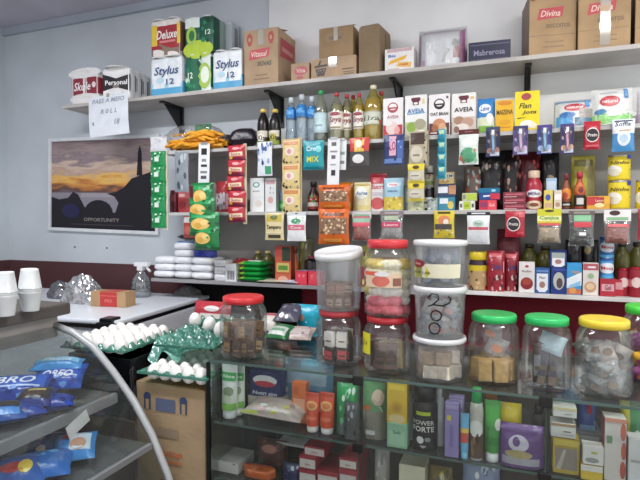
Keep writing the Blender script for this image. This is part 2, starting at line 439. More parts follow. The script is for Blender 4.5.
for u, lab in ((183, 'black metal bracket under the top shelf beneath the blue-white rolls'), (283, 'black metal bracket under the top shelf beneath the brown boxes'),
               (401, 'black metal bracket under the top shelf beneath the small white box'), (527, 'black metal bracket under the top shelf beneath the big kraft boxes')):
    x = PY(u, 100, WALL).x; o = empty('shelf_bracket', (x, WALL - .013, ZA - .02))
    MB().box(-.014, .014, -.20, 0, -.012, 0, BR, .001).build('arm', o)
    MB().box(-.014, .014, -.012, 0, -.17, -.0, BR, .001).build('wall_plate', o)
    m = MB(); m.add([(-.004, -.012, -.15), (.004, -.012, -.15), (-.004, -.17, -.012), (.004, -.17, -.012), (-.004, -.012, -.012), (.004, -.012, -.012)],
                    [(0, 1, 3, 2), (0, 2, 4), (1, 5, 3), (2, 3, 5, 4), (0, 4, 5, 1)], BR); m.build('brace', o)
    tag(o, lab, 'bracket', 'brackets under the top shelf')

# ------------------------------------------------------------------ poster
a = PY(49, 141, WALL); b = PY(158, 233, WALL - .02)
pw = b.x - a.x; ph = a.z - b.z
o = empty('framed_poster', (a.x + pw / 2, WALL - .001, b.z)); o.rotation_euler = (0, math.radians(1.5), 0)
m = MB(); fr = M('#d9dcdf', 'paper'); tw = .022
m.box(-pw / 2, pw / 2, -.022, 0, 0, tw, fr, .002); m.box(-pw / 2, pw / 2, -.022, 0, ph - tw, ph, fr, .002)
m.box(-pw / 2, -pw / 2 + tw, -.022, 0, tw, ph - tw, fr, .002); m.box(pw / 2 - tw, pw / 2, -.022, 0, tw, ph - tw, fr, .002); m.build('frame', o)
sky = bpy.data.materials.new('poster_sunset_print'); sky.use_nodes = True
n = sky.node_tree.nodes; L = sky.node_tree.links; bs = n['Principled BSDF']; bs.inputs['Roughness'].default_value = .3
tc = n.new('ShaderNodeTexCoord'); sep = n.new('ShaderNodeSeparateXYZ'); L.new(tc.outputs['Object'], sep.inputs[0])
mp = n.new('ShaderNodeMapping'); mp.inputs['Scale'].default_value = (3.5, 1, 17); mp.inputs['Rotation'].default_value = (0, math.radians(-10), 0)
L.new(tc.outputs['Object'], mp.inputs['Vector'])
nz = n.new('ShaderNodeTexNoise'); nz.inputs['Scale'].default_value = 1.3; nz.inputs['Detail'].default_value = 5; L.new(mp.outputs[0], nz.inputs['Vector'])
ad = n.new('ShaderNodeMath'); ad.operation = 'MULTIPLY_ADD'; ad.inputs[1].default_value = 1 / ph; L.new(sep.outputs['Z'], ad.inputs[0])
nm = n.new('ShaderNodeMath'); nm.operation = 'MULTIPLY_ADD'; nm.inputs[1].default_value = .42; nm.inputs[2].default_value = -.21; L.new(nz.outputs['Fac'], nm.inputs[0]); L.new(nm.outputs[0], ad.inputs[2])
cr = n.new('ShaderNodeValToRGB'); L.new(ad.outputs[0], cr.inputs['Fac']); L.new(cr.outputs[0], bs.inputs['Base Color'])
el = cr.color_ramp.elements
el[0].position = .0; el[0].color = rgb('#201c26'); el[1].position = 1; el[1].color = rgb('#6a565c')
for p_, c_ in ((.36, '#6b5a62'), (.44, '#5b4038'), (.50, '#c07a3c'), (.57, '#e2b35c'), (.64, '#b59a8e'), (.71, '#d0b8a4'), (.78, '#8a7a80'), (.86, '#a08e8a')):
    e = el.new(p_); e.color = rgb(c_)
m = MB(); iw = pw - 2 * tw; ih = ph - 2 * tw
m.add([(-iw / 2, -.01, tw), (iw / 2, -.01, tw), (iw / 2, -.01, ph - tw), (-iw / 2, -.01, ph - tw)], [(0, 1, 2, 3)], sky)
pf = lambda u, v, l: ((u - .5) * iw, -.010 - l, tw + v * ih)
DK = '#17141c'
prints(m, pf, [('r', 0, .16, 1, .41, '#8b8690'), ('r', .30, .36, .7, .405, '#9d979c'), ('p', [(0, 0), (.36, 0), (.34, .24), (.27, .39), (.22, .42), (.17, .35), (.08, .33), (0, .36)], DK), ('r', 0, 0, 1, .19, DK), ('e', .47, .18, .14, .15, DK),
               ('p', [(.58, .0), (1, .0), (1, .67), (.93, .63), (.78, .57), (.71, .47), (.64, .42), (.55, .40), (.62, .37), (.66, .30)], DK), ('p', [(.825, .6), (.875, .6), (.865, .86), (.85, .93), (.835, .86)], DK), ('e', .2, .2, .09, .08, '#221f4a'),
               ('t', .5, .105, .04, 'OPPORTUNITY', '#8d8480', .34), ('r', .2, .045, .8, .052, '#4d4648')])
m.build('picture', o)
tag(o, 'white framed sunset seascape poster on the grey wall', 'poster')

# ------------------------------------------------------------------ lights
def lamp(name, loc, rot, sx, sy, e, col):
    l = bpy.data.lights.new(name, 'AREA'); l.shape = 'RECTANGLE'; l.size = sx; l.size_y = sy; l.energy = e; l.color = col
    o = bpy.data.objects.new(name, l); COL.objects.link(o); o.location = loc; o.rotation_euler = rot; return o
lamp('ceiling_tube_lamp', (-1.75, .95, CZ - .06), (0, 0, 0), 1.2, .10, 27, (.97, .98, 1.0))
lamp('ceiling_tube_lamp', (.75, .95, CZ - .06), (0, 0, 0), 1.2, .10, 27, (1.0, .96, .90))
lamp('ceiling_tube_lamp', (-1.75, .95, CZ - .13), (PI, 0, 0), 1.2, .10, 10, (.97, .98, 1.0))
lamp('ceiling_tube_lamp', (.75, .95, CZ - .13), (PI, 0, 0), 1.2, .10, 10, (1.0, .96, .90))
wd = bpy.data.worlds.new('daylight'); SC.world = wd; wd.use_nodes = True
bg = wd.node_tree.nodes['Background']; bg.inputs['Color'].default_value = (.94, .96, 1, 1); bg.inputs['Strength'].default_value = 1.0
vs = SC.view_settings; vs.view_transform = 'Standard'; vs.look = 'None'; vs.gamma = 1; vs.use_curve_mapping = False; vs.exposure = .5
SC.cycles.max_bounces = 8; SC.cycles.transparent_max_bounces = 32; SC.cycles.caustics_reflective = False; SC.cycles.caustics_refractive = False
SC.cycles.sample_clamp_indirect = 4; SC.cycles.use_denoising = True
# ================================================================== top shelf
KR = '#b49a7e'; KR2 = '#9b8263'
def onA(u0, u1, v, dy=.03, zb=ZA):
    Y = SF + dy; x, w, h = pos(u0, u1, v, Y, zb); return x, Y, zb, w, h
def rp(label, u0, u1, v, d, nx, ny, base, pr, sp=(), zb=ZA, dy=.03, rot=0):
    x, Y, z, w, h = onA(u0, u1, v, dy, zb)
    return z + h, roll_pack('toilet_paper_pack', label, 'toilet paper', x, Y, z, w, h, d, nx, ny, base, pr, sp, None, rot)
BOW = lambda c: ('p', [(.0, .32), (.5, .42), (1, .28), (1, .80), (.5, .68), (.0, .84)], c)
rp('toilet paper pack with maroon bow-shaped print, first on the top shelf', 71, 98, 72, .12, 2, 1, '#e6e4e2', [('r', 0, .3, 1, .82, '#8b2f3c'), ('e', .5, .97, .6, .16, '#e6e4e2'), ('e', .5, .18, .55, .16, '#e6e4e2'), ('i', .42, .56, .26, 'Skole', '#f3eeee', .62), ('e', .85, .58, .07, .09, '#e8d9d9')],
   [('r', .0, .3, 1, .8, '#8b2f3c')])
rp('white toilet paper pack with black bow and the number 18', 102, 127, 68, .20, 1, 3, '#ebebea', [BOW('#2e2b2c'), ('e', .5, .9, .5, .12, '#ebebea'), ('t', .5, .56, .15, 'Personal', '#f4f4f4', .8), ('e', .5, .44, .12, .05, '#8b7f78'), ('t', .8, .2, .1, '18', '#2e2b2c', .2)],
   [('p', [(.02 + k / 3, .35), (.3 + k / 3, .3), (.3 + k / 3, .8), (.02 + k / 3, .75)], '#3a3536') for k in range(3)], rot=.12)
SKY = '#58a8d0'
def stylus(label, u0, u1, v, zb=ZA, ny=2, dy=.03):
    return rp(label, u0, u1, v, .10 * ny / 2, 2, ny, '#e9eef0', [('r', 0, .02, 1, .2, SKY), ('p', [(0, .2), (1, .2), (1, .28), (0, .34)], '#9fd0e4'), ('i', .5, .62, .28, 'Stylus', '#3d5a86', .8), ('t', .62, .36, .15, '12', '#3d5a86', .26), ('e', .3, .4, .12, .07, '#b9d9e8')],
              [('r', 0, .02, 1, .35, SKY), ('r', .2, .5, .8, .8, '#9cc6da')], zb, dy)
z1, _ = stylus('white and blue toilet paper pack below the maroon-yellow pack', 151, 182, 57)
z2, _ = rp('dark green toilet paper pack with lime disc, in the lower row', 186, 211, 54, .12, 2, 2, '#dfe9e2', [('r', .0, .05, .62, .95, '#1f6a4a'), ('n', 10, .05, .1, .6, .9, ['#2f8a5e', '#174f38', '#bfe0c9'], .09, 4), ('e', .74, .42, .26, .34, '#a8c75a'), ('e', .76, .44, .17, .22, '#e9f2e0'), ('t', .18, .46, .16, '12', '#e9f2e0', .2)],
           [('r', 0, .1, 1, .9, '#1f6a4a')])
z3, _ = stylus('white and blue toilet paper pack beside the first brown box', 213, 242, 50)
rp('maroon and yellow toilet paper pack stacked on a blue-white pack', 151, 180, 19, .12, 2, 2, '#ece6e0', [('r', 0, .2, 1, .82, '#a8343c'), ('r', 0, .3, .22, .86, '#e3c548'), ('r', .9, .3, 1, .86, '#e3c548'), ('p', [(.0, .03), (1, .03), (1, .3), (.6, .22), (.3, .34), (0, .2)], '#8a7a6a'), ('i', .55, .58, .24, 'Deluxe', '#f6f0ec', .7), ('r', .3, .36, .85, .42, '#d98a8a')],
   [('r', 0, .1, 1, .9, '#7a5a52')], max(z1, z2) + .006)
rp('dark green toilet paper pack with lime dome, stacked in the upper row', 185, 214, 17, .13, 2, 2, '#1d5c46', [('r', .0, .72, .5, 1, '#e2ebe4'), ('e', .45, .1, .52, .26, '#b5cf3f'), ('e', .22, .5, .18, .26, '#a8c75a'), ('e', .24, .5, .1, .15, '#2f7a4a'), ('n', 8, .5, .3, 1, .95, ['#2f8a5e', '#123f30'], .08, 3), ('t', .8, .55, .14, '12', '#e9f2e0', .18)],
   [('r', .0, .05, .5, .95, '#174a3a'), ('r', .5, .05, 1, .95, '#8fa39a')], max(z2, z3) + .006)
x, Y, z, w, h = onA(212, 232, 22, .15, max(z2, z3) + .006)
roll_pack('toilet_paper_pack', 'grey-white paper roll pack at the back behind the dark green one', 'toilet paper', x, Y, z, w, h, .09, 2, 1, '#c3c9ce', [('r', .05, .1, .95, .9, '#aeb6bd')], [('r', .3, .1, .7, .85, '#7d858c')])

def kraft(label, u0, u1, v, d, pr, sp=(), zb=ZA, dy=.02, rot=0, base=KR, flap=None, tape=None, name='cardboard_box', side=None, bev=.003):
    x, Y, z, w, h = onA(u0, u1, v, dy, zb)
    o = carton(name, label, 'box', x, Y, z, w, h, d, base, pr, None, rot, 'card', side, sp, None, bev)
    if tape:
        t0, t1, tb = tape; m = MB()
        m.box(w * (t0 - .5), w * (t1 - .5), -d / 2 - .0022, -d / 2 - .001, h * tb, h, CLEAR('#e8e2d4', .45, .12), 0)
        m.box(w * (t0 - .5), w * (t1 - .5), -d / 2, d * .2, h + .0006, h + .0014, CLEAR('#e8e2d4', .45, .12), 0); m.build('packing_tape', o)
    if flap:
        m = MB()
        for k, (ang, y0, dd) in enumerate(flap):
            f = MB(); f.box(-w / 2 + .004, w / 2 - .004, 0, dd, -.002, .002, M(base, 'card'), .001)
            f.build('top_flap', o, (0, y0 * d, h + .003), (ang, 0, 0))
    return o, z + h, (x, Y, w, h)
ICON = lambda cu: [('e', cu, .84, .085, .10, '#b0453f'), ('r', cu - .05, .72, cu + .05, .84, '#b0453f'), ('e', cu, .83, .035, .04, KR)]
LOGO = lambda cu, cv, w, h, t: [('p', [(cu - w / 2, cv - h * .5), (cu + w * .45, cv - h * .3), (cu + w / 2, cv + h * .5), (cu - w * .42, cv + h * .4)], '#c0434b'), ('i', cu, cv, h * .5, t, '#e9c9bd', w * .75)]
kraft('brown box with red logo and red hand icons beside the paper rolls', 244, 278, 29, .235, LOGO(.45, .56, .62, .2, 'Vitasul') + ICON(.17) + ICON(.8) + [('t', .6, .38, .08, 'XUVAS', '#4a5a48', .42), ('r', .3, .1, .75, .12, '#8a6f52'), ('r', .34, .17, .7, .19, '#8a6f52')],
      [('p', [(.1, .5), (.85, .55), (.9, .85), (.12, .85)], '#b03a44'), ('r', .2, .62, .8, .7, '#c98a80')], flap=[(.25, -.3, .09)], tape=(.42, .6, .72))
kraft('low kraft carton with red logo squeezed beside the tall brown box', 291, 309, 63, .10, [('e', .55, .58, .38, .25, '#b0525a'), ('t', .55, .58, .22, 'Vita', '#dcc0b0', .5), ('e', .5, .22, .2, .08, '#b0525a')], dy=.03)
_, zt, _ = kraft('flat kraft carton printed with a black basket, under another box', 311, 356, 57, .15, [('p', [(.08, .55), (.38, .6), (.36, .7), (.08, .66)], '#3a302a'), ('p', [(.14, .15), (.3, .15), (.35, .52), (.1, .5)], '#3a302a'), ('n', 9, .15, .2, .3, .5, [KR], .02, 8), ('p', [(.14, .6), (.2, .9), (.24, .9), (.2, .6)], '#3a302a'), ('r', .7, .35, .95, .41, '#6d5a46'), ('r', .72, .22, .95, .25, '#6d5a46'), ('r', .74, .13, .95, .16, '#6d5a46')],
                 tape=(.4, .58, .5), dy=.03)
kraft('small kraft box with open flap and taped front, on the flat carton', 319, 353, 27, .12, [('p', [(.22, .55), (.75, .62), (.74, .8), (.24, .74)], '#8b7354'), ('r', .3, .6, .66, .7, '#75604a')], zb=zt + .001, dy=.04, flap=[(.35, -.42, .06)], tape=(.44, .56, .55), base=KR2)
# paper wrapped block with rounded top
x, Y, z, w, h = onA(360, 382, 24, .03)
m = MB(); prof = []
for k in range(9):
    a = PI * k / 8; prof.append((-math.cos(a), math.sin(a)))
out = [(-w / 2, 0), (w / 2, 0), (w / 2, h * .9)] + [(w * .38 + w * .12 * math.cos(t), h * .9 + h * .1 * math.sin(t)) for t in (.4, .9, 1.4)] + [(-w * .38 - w * .12 * math.cos(t), h * .9 + h * .1 * math.sin(t)) for t in (1.4, .9, .4)] + [(-w / 2, h * .9)]
n_ = len(out); D = .16
rings = [(-D / 2, .97), (-D / 2 + .006, 1), (D / 2 - .006, 1), (D / 2, .97)]
vs_ = [(p[0] * s, y, p[1] * s + h * (1 - s) * .5) for y, s in rings for p in out]
fs_ = [tuple(range(n_)), tuple(3 * n_ + i for i in range(n_))[::-1]] + [(j * n_ + i, (j + 1) * n_ + i, (j + 1) * n_ + (i + 1) % n_, j * n_ + (i + 1) % n_) for j in range(3) for i in range(n_)]
m.add(vs_, fs_, M('#8d7a61', 'card')); prints(m, lambda u, v, l: ((u - .5) * w, -D / 2 - l, v * h), [('r', .12, .06, .5, .075, '#5d4f3d')])
o = m.build('paper_wrapped_bundle', None, (x, Y + D / 2, z), (0, 0, -.12))
s = MB(); s.box(w / 2 - .002, w / 2 + .002, -.004, .004, .01, h * .88, M('#75654f', 'card')); s.build('wrapper_fold', o)
tag(o, 'tall brown paper-wrapped bundle with rounded top on the top shelf', 'bundle')
x, Y, z, w, h = onA(385, 414, 48, .03)
carton('biscuit_box', 'small white box printed with yellow biscuits and red and blue marks', 'box', x, Y, z, w, h, .07, '#e8e6e4',
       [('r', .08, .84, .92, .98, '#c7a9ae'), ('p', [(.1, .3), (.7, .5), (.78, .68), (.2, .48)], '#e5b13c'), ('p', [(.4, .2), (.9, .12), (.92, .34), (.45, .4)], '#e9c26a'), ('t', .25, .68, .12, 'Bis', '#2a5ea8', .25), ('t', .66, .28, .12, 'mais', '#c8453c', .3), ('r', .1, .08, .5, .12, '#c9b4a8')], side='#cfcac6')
# big clear pack with pink edges
x, Y, z, w, h = onA(417, 466, 25, .03)
m = MB(); pillow(m, w, h, .13, M('#d9dadf', 'foil'), [], 'top')
o = m.build('bulk_pack', None, (x, Y + .065, z), (0, 0, .03)); o.data.materials[0] = M('#e6e8ec', 'plastic')
T = pillow_T(.13, 'top')
c = MB(); prints(c, lambda u, v, l: ((u - .5) * w, -T(u, v) - l, v * h), [('r', .01, .02, .045, .9, '#b78aa6'), ('r', .86, .02, .97, .96, '#a0608e'), ('r', .05, .04, .16, .2, '#c9a7c0'), ('r', .74, .2, .9, .5, '#a4485c'), ('e', .78, .55, .07, .1, '#77807a'), ('p', [(.5, .1), (.8, .2), (.85, .3), (.6, .45)], '#b9bcc0'), ('r', .1, .86, .88, .93, '#cbb4c6')], True, 'bag'); c.build('printed_wrap', o)
c = MB(); pillow(c, w * 1.015, h * 1.02, .137, CLEAR('#ffffff', .22, .07, .12, .5), [], 'top'); c.build('clear_film', o)
tag(o, 'large bulging clear plastic pack with pinkish purple edges', 'pack')
x, Y, z, w, h = onA(468, 510, 41, .03)
carton('navy_box', 'dark navy box with pale lettering between clear pack and big kraft box', 'box', x, Y, z, w, h, .12, '#33364c',
       [('r', .02, .05, .98, .95, '#2d3048'), ('r', .03, .82, .97, .86, '#6a6c80'), ('t', .5, .45, .28, 'Mabrerosa', '#8f91a8', .74), ('r', .05, .1, .95, .14, '#54566c'), ('t', .5, .88, .0001, 'I', '#2d3048', .01)], rot=.05)
def bigbox(label, u0, u1, v, rot, txt, dy, tp=None, extra=()):
    return kraft(label, u0, u1, v, .20, LOGO(.45, .66, .56, .2, txt) + [('t', .62, .46, .065, 'BISCOITOS', '#7d6a52', .5), ('r', .3, .12, .75, .14, '#927b5e'), ('r', .34, .2, .74, .215, '#927b5e'), ('r', .02, .31, .98, .318, '#927b5e'), ('e', .08, 1.0 - .07, .07, .06, '#a24a44')] + list(extra),
                 [('r', .1, .1, .9, .9, KR2)], base='#b79a76', rot=rot, dy=dy, tape=tp, side='#6e5340')  # side faces carry their shade as a darker kraft colour
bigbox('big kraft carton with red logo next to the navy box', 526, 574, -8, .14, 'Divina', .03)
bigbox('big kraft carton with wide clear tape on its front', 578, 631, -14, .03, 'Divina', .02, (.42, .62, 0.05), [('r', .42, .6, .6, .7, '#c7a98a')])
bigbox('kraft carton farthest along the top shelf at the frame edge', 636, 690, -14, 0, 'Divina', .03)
# hand-lettered price note taped to the shelf edge
a = PY(90, 97, SF - .003); b = PY(130, 134, SF - .003); w = b.x - a.x; h = a.z - b.z
m = MB(); m.sheet(lambda u, v: ((u - .5) * w, -.004 - .010 * math.sin(v * 3.0) * (1 - v), v * h), 6, 8, M('#dfe4ea', 'paper'))
m.sheet(lambda u, v: ((.5 - u) * w, -.0036 - .010 * math.sin(v * 3.0) * (1 - v), v * h), 6, 8, M('#dfe4ea', 'paper'))
prints(m, lambda u, v, l: ((u - .5) * w, -.004 - l - .010 * math.sin(v * 3.0) * (1 - v), v * h), [('i', .5, .87, .11, 'PAES A MEIO', '#98a0ae', .82), ('i', .52, .60, .12, 'R 0 L L', '#98a0ae', .42), ('i', .72, .32, .14, '18', '#98a0ae', .14), ('r', .1, .28, .13, .36, '#7c8698')], True)
o = m.build('price_note', None, ((a.x + b.x) / 2, SF - .002, b.z), (0, math.radians(-2), 0))
c = MB(); c.box(-.012, .012, -.006, -.0045, h * .95, h * 1.04, CLEAR('#e8e2d4', .3, .1)); c.build('tape', o)
tag(o, 'white handwritten paper note taped to the top shelf edge', 'note')
# ================================================================== second shelf
def on(z, u0, u1, v, dy=.02):
    Y = SF + dy; x, w, h = pos(u0, u1, v, Y, z); return x, Y, z, w, h
def bt(label, u0, u1, v, shape, body, cap, capr, lab=None, dy=.02, z=ZB, group=None, liquid=None, cat='bottle', name='bottle', caph=None):
    x, Y, z, w, h = on(z, u0, u1, v, dy)
    return bottle(name, label, cat, x, Y + w / 2, z, w / 2, h, shape, body, cap, capr, lab, group, liquid, caph)
def pasta_bag(name, label, cat, x, Yf, z, w, dep, th, *a, **k):
    o = empty(name, (x, Yf, z + .004)); r = random.Random(5); m = MB()
    for i in range(90):
        a0 = r.uniform(-.25, .25); cx = r.uniform(-.28, .28) * w; cy = r.uniform(-.015, .09); cz = r.uniform(.012, th * .85) * (1 - .5 * abs(cx) / w); L_ = r.uniform(.10, .17)
        m.tube([(cx + math.cos(a0) * L_ * (t - .5), cy + math.sin(a0) * L_ * (t - .5) - .02 * (1 - cz / th), cz + .010 * math.sin(t * 3.1 + i) - .02 * abs(t - .5)) for t in (0, .25, .5, .75, 1)], .0085, M(['#f0a830', '#e89a24', '#f4b848'][i % 3], 'food'), 6)
    m.build('pasta', o); return tag(o, label, cat)
x, Y, z, w, h = on(ZB, 168, 222, 124, .0)
o = pasta_bag('pasta_bag', 'clear bag of orange-yellow pasta lying on the second shelf', 'bag', x, Y + .01, ZB, w, .16, h * .85, '#d08a2a', [('n', 26, .1, .1, .9, .9, ['#e8a23a', '#b8731f', '#f0bb5a'], .06, 3), ('r', .05, .72, .5, .95, '#8c8168')], rz=.12, rx=.25)
m = MB(); pillow(m, w * 1.05, .13, h * 1.05, CLEAR('#ffffff', .05, .10, .1, .8), (), 'both'); m.build('clear_film', o, (-w * .08, -.01, h * .5), (-PI / 2, 0, .1))
m = MB(); m.box(-w * .3, w * .0, .15, .165, h * .9, h * 1.2, M('#2f9a5a', 'bag'), .003); m.build('green_seal', o)
for k, (u0, u1, v, dy, rz, lab) in enumerate(((219, 240, 131, .15, .35, 'dark purple snack bag lying behind the pasta bag'), (229, 255, 124, .07, .2, 'blackish plum snack bag lying against the dark soda bottles'))):
    x, Y, z, w, h = on(ZB, u0, u1, v, dy)
    lying('snack_bag', lab, 'bag', x, Y, ZB + .002, w * 1.05, .10 if k else .08, max(.05, h * .75), ['#2c1e2e', '#241c28'][k], [('n', 8, .1, .1, .9, .9, ['#5a2a40', '#3a3048', '#7a6a5a'], .08, k)], rz=rz, rx=.3)
DKB = M('#17100d', 'plastic')
for k, (u0, u1, lab) in enumerate(((255, 266, 'dark soda bottle with yellow cap, nearer the snack bags'), (267, 278, 'dark soda bottle with yellow cap, nearer the water bottles'))):
    bt(lab, u0, u1, 107, 'soda', DKB, M('#e0c25a', 'plastic'), .5, (.02, .42, '#3b3520', [('r', .1, .55, .9, .95, '#d9d2c0'), ('e', .5, .5, .25, .25, ['#efe9dc', '#b9b04a'][k]), ('t', .5, .5, .3, 'Xis', '#2a2118', .5), ('r', .1, .02, .9, .3, ['#7b8a3a', '#8b9a3a'][k])]))
for k, (u0, u1, v, dy, lab) in enumerate(((284, 294, 97, .03, 'clear water bottle with blue sleeve beside the soda bottles'), (294, 305, 94, .02, 'clear water bottle with blue sleeve, tallest and middle of three'), (305, 315, 96, .04, 'clear water bottle with blue sleeve beside the green-capped bottle'))):
    bt(lab, u0, u1, v, 'water', CLEAR('#d7e6ee', .16, .14), M('#c9d4da', 'plastic'), .5, (.56, .80, '#2f7fc4', [('r', .2, .3, .8, .7, '#5fa8e0'), ('n', 6, .1, .1, .9, .9, ['#8cc4ee', '#1f5f9e'], .08, k)]), dy, caph=.03)
bt('tall clear bottle with green cap and pale blue label', 312, 325, 88, 'oil', CLEAR('#dfe3d2', .14, .14), M('#2fae5e', 'plastic'), .36, (.2, .56, '#bcd6da', [('r', .1, .1, .9, .9, '#c9e2e6'), ('r', .3, .3, .7, .4, '#8fb0b8')]), .03)
LABR = (.25, .6, '#e6e2d6', [('e', .5, .5, .42, .42, '#efe9e0'), ('i', .5, .5, .4, 'Soya', '#8d2f3c', .7), ('e', .5, .84, .3, .1, '#a24a50'), ('r', .2, .06, .8, .14, '#9a8f6a')])
OILC = CLEAR('#efe49a', .10, .12); OIL = CLEAR('#ecd838', .65, .04); OIL2 = CLEAR('#e0dc9a', .5, .04)
bt('clear oil bottle with red cap and round maroon-lettered label', 328, 341, 90, 'oil', CLEAR('#e6e6d6', .1, .14), M('#c23b3b', 'plastic'), .36, LABR, .02, liquid=OIL2)
bt('pale oil bottle with red cap standing just behind the labelled one', 339, 351, 92, 'oil', CLEAR('#e6e2c6', .1, .14), M('#c23b3b', 'plastic'), .36, LABR, .06, liquid=OIL2)
bt('yellow oil bottle with red cap and round label', 352, 363, 91, 'oil', OILC, M('#c23b3b', 'plastic'), .36, LABR, .03, liquid=OIL)
bt('tall yellow oil bottle with cream cap and pale lettered label', 362, 380, 82, 'oil', OILC, M('#e9e2c4', 'plastic'), .36, (.27, .5, '#c3c8b4', [('r', .05, .1, .95, .9, '#d6dac9'), ('t', .5, .5, .4, 'Liza', '#5b6a4a', .7), ('e', .9, .2, .1, .2, '#c86a4a')]), .015, liquid=OIL)
bt('yellow oil bottle with red cap half hidden behind the cream-capped one', 374, 386, 89, 'oil', OILC, M('#b23b3b', 'plastic'), .36, LABR, .09, liquid=OIL)
bt('yellow oil bottle with red cap at the back between labelled bottles', 346, 357, 93, 'oil', OILC, M('#b23b3b', 'plastic'), .36, None, .12, liquid=OIL)

def ct(name, label, u0, u1, v, base, pr, dy=.012, d=.06, z=ZB, side=None, rot=0, cat='box', zoff=0, group=None, sp=(), kind='paper', top=None):
    x, Y, z, w, h = on(z + zoff, u0, u1, v, dy)
    return carton(name, label, cat, x, Y, z, w - .001, h, d, base, pr, group, rot, kind, side, sp, top), z + h
EM = lambda c: [('e', .5, .76, .27, .13, c), ('e', .5, .78, .2, .08, '#f2efec'), ('r', .3, .73, .7, .77, c)]
CHEF = [('e', .5, .88, .2, .06, '#6a3440'), ('e', .38, .9, .1, .04, '#6a3440'), ('e', .62, .9, .1, .04, '#6a3440'), ('r', .36, .76, .64, .86, '#6a3440'), ('e', .5, .8, .1, .03, '#efe9e6')]
ct('oat_box', 'white oat box with red emblem and red base', 383, 403, 98, '#eeeceb', EM('#b4545c') + [('t', .5, .53, .08, 'AVEIA', '#b4737a', .6), ('r', .02, .02, .98, .33, '#bf3f47'), ('e', .45, .26, .3, .17, '#e9d2cc'), ('e', .72, .2, .14, .1, '#e3a9a4'), ('r', .1, .06, .9, .1, '#d98c8c'), ('e', .25, .38, .24, .06, '#eeeceb')])
ct('oat_box', 'white oat box with blue AVEIA lettering and green leaf picture', 405, 427, 95, '#eeeeec', CHEF + [('t', .5, .62, .11, 'AVEIA', '#3f7fb8', .78), ('p', [(.1, .54), (.92, .56), (.92, .58), (.1, .56)], '#6fa8d0'), ('r', .02, .02, .98, .36, '#c4c6a4'), ('e', .3, .24, .22, .12, '#8fae4a'), ('e', .7, .3, .26, .13, '#a9a58a'), ('e', .75, .1, .2, .06, '#eef0ee'), ('r', .8, .78, .9, .9, '#e3d6a0')])
ct('oat_box', 'white box lettered OAT BRAN with dark emblem', 429, 450, 94, '#eeeceb', EM('#3a3436') + [('t', .5, .52, .08, 'OAT BRAN', '#2c2628', .86), ('r', .02, .02, .98, .3, '#6b3a3e'), ('e', .5, .28, .3, .13, '#c98d68'), ('e', .3, .18, .16, .09, '#a86a4a'), ('e', .65, .2, .18, .1, '#d9ab84'), ('r', .08, .05, .4, .08, '#e6dcd6'), ('r', .84, .88, .92, .94, '#55484a')])
ct('oat_box', 'white oat box with black AVEIA lettering and nut picture', 452, 476, 93, '#edebe8', CHEF + [('t', .5, .6, .11, 'AVEIA', '#3a3234', .8), ('r', .02, .02, .98, .42, '#cfc0b4'), ('e', .3, .34, .22, .1, '#a9866c'), ('e', .66, .28, .26, .12, '#bd9c86'), ('e', .44, .16, .3, .1, '#e6dcd4'), ('e', .2, .12, .12, .08, '#8a6a58'), ('r', .78, .84, .92, .9, '#d9c07a')])
def pc(name, label, u0, u1, v, base, pr, dy=.012, d=.045, z=ZB, cat='bag', seal=None, rot=0, kind='bag', zoff=0, tilt=0, group=None):
    x, Y, z, w, h = on(z + zoff, u0, u1, v, dy)
    return pouch(name, label, cat, x, Y, z, w, h, d, base, pr, group, rot, kind, 'top', seal, tilt), z + h
pc('milk_powder_pouch', 'blue and green milk powder pouch beside the yellow starch box', 477, 495, 98, '#3c86c8', [('r', .02, .05, .98, .45, '#dfe8d2'), ('e', .45, .7, .34, .14, '#eef4fa'), ('i', .45, .7, .14, 'Leve', '#2a5ea8', .5), ('r', 0, .02, 1, .2, '#7fb83a'), ('e', .72, .42, .2, .14, '#f3f3ee'), ('e', .3, .3, .14, .1, '#e2e6c0')], seal='#3274b4')
ct('starch_box', 'yellow box lettered MAIZENA', 496, 514, 100, '#e8b62e', [('t', .5, .62, .15, 'MAIZENA', '#5a3f1c', .92), ('e', .5, .9, .4, .07, '#d78a2e'), ('e', .5, .3, .32, .09, '#dca226'), ('r', .15, .12, .85, .16, '#cf8f1e')], d=.05)
ct('dessert_box', 'tall bright yellow box with black script beside the starch box', 515, 540, 91, '#efd92f', [('e', .46, .86, .2, .09, '#a8474c'), ('i', .42, .63, .14, 'Flan', '#4a4028', .5), ('i', .58, .45, .12, 'Jota', '#4a4028', .6), ('e', .5, .16, .3, .1, '#f2efe2'), ('e', .74, .12, .16, .07, '#ece6cf'), ('p', [(.1, .3), (.5, .34), (.12, .33)], '#4a4028')], d=.06)
def wipes(label, u0, u1, v, base, pr, dy, z=ZB, rot=0, flapc='#4f8fd0', d=.09):
    x, Y, z, w, h = on(z, u0, u1, v, dy)
    m = MB(); pillow(m, w, h, d, M(base, 'bag'), pr, 'top'); o = m.build('wipes_pack', None, (x, Y + d / 2, z), (-.12, 0, rot))
    T = pillow_T(d, 'top'); c = MB(); prints(c, lambda u, v_, l: ((u - .5) * w, -T(u, v_) - l - .002, v_ * h), [('r', .76, .66, .86, .96, flapc), ('r', .78, .7, .84, .92, '#7fb0e0')], True); c.build('sticker_tab', o)
    return tag(o, label, 'wipes')
wipes('grey-white wipes pack with blue drop print and red oval logo', 555, 596, 97, '#cfd3d6', [('r', .02, .05, .98, .95, '#d6d9dc'), ('e', .5, .66, .27, .13, '#c2474f'), ('t', .5, .66, .09, 'natural', '#f0e2e2', .4), ('r', .05, .05, .45, .38, '#4f9fd4'), ('r', .5, .05, .95, .32, '#5b7f96'), ('e', .32, .42, .2, .1, '#3a78b8'), ('r', .6, .3, .95, .6, '#a9a49e'), ('r', .02, .86, .98, .93, '#7aa0c0')], .03)
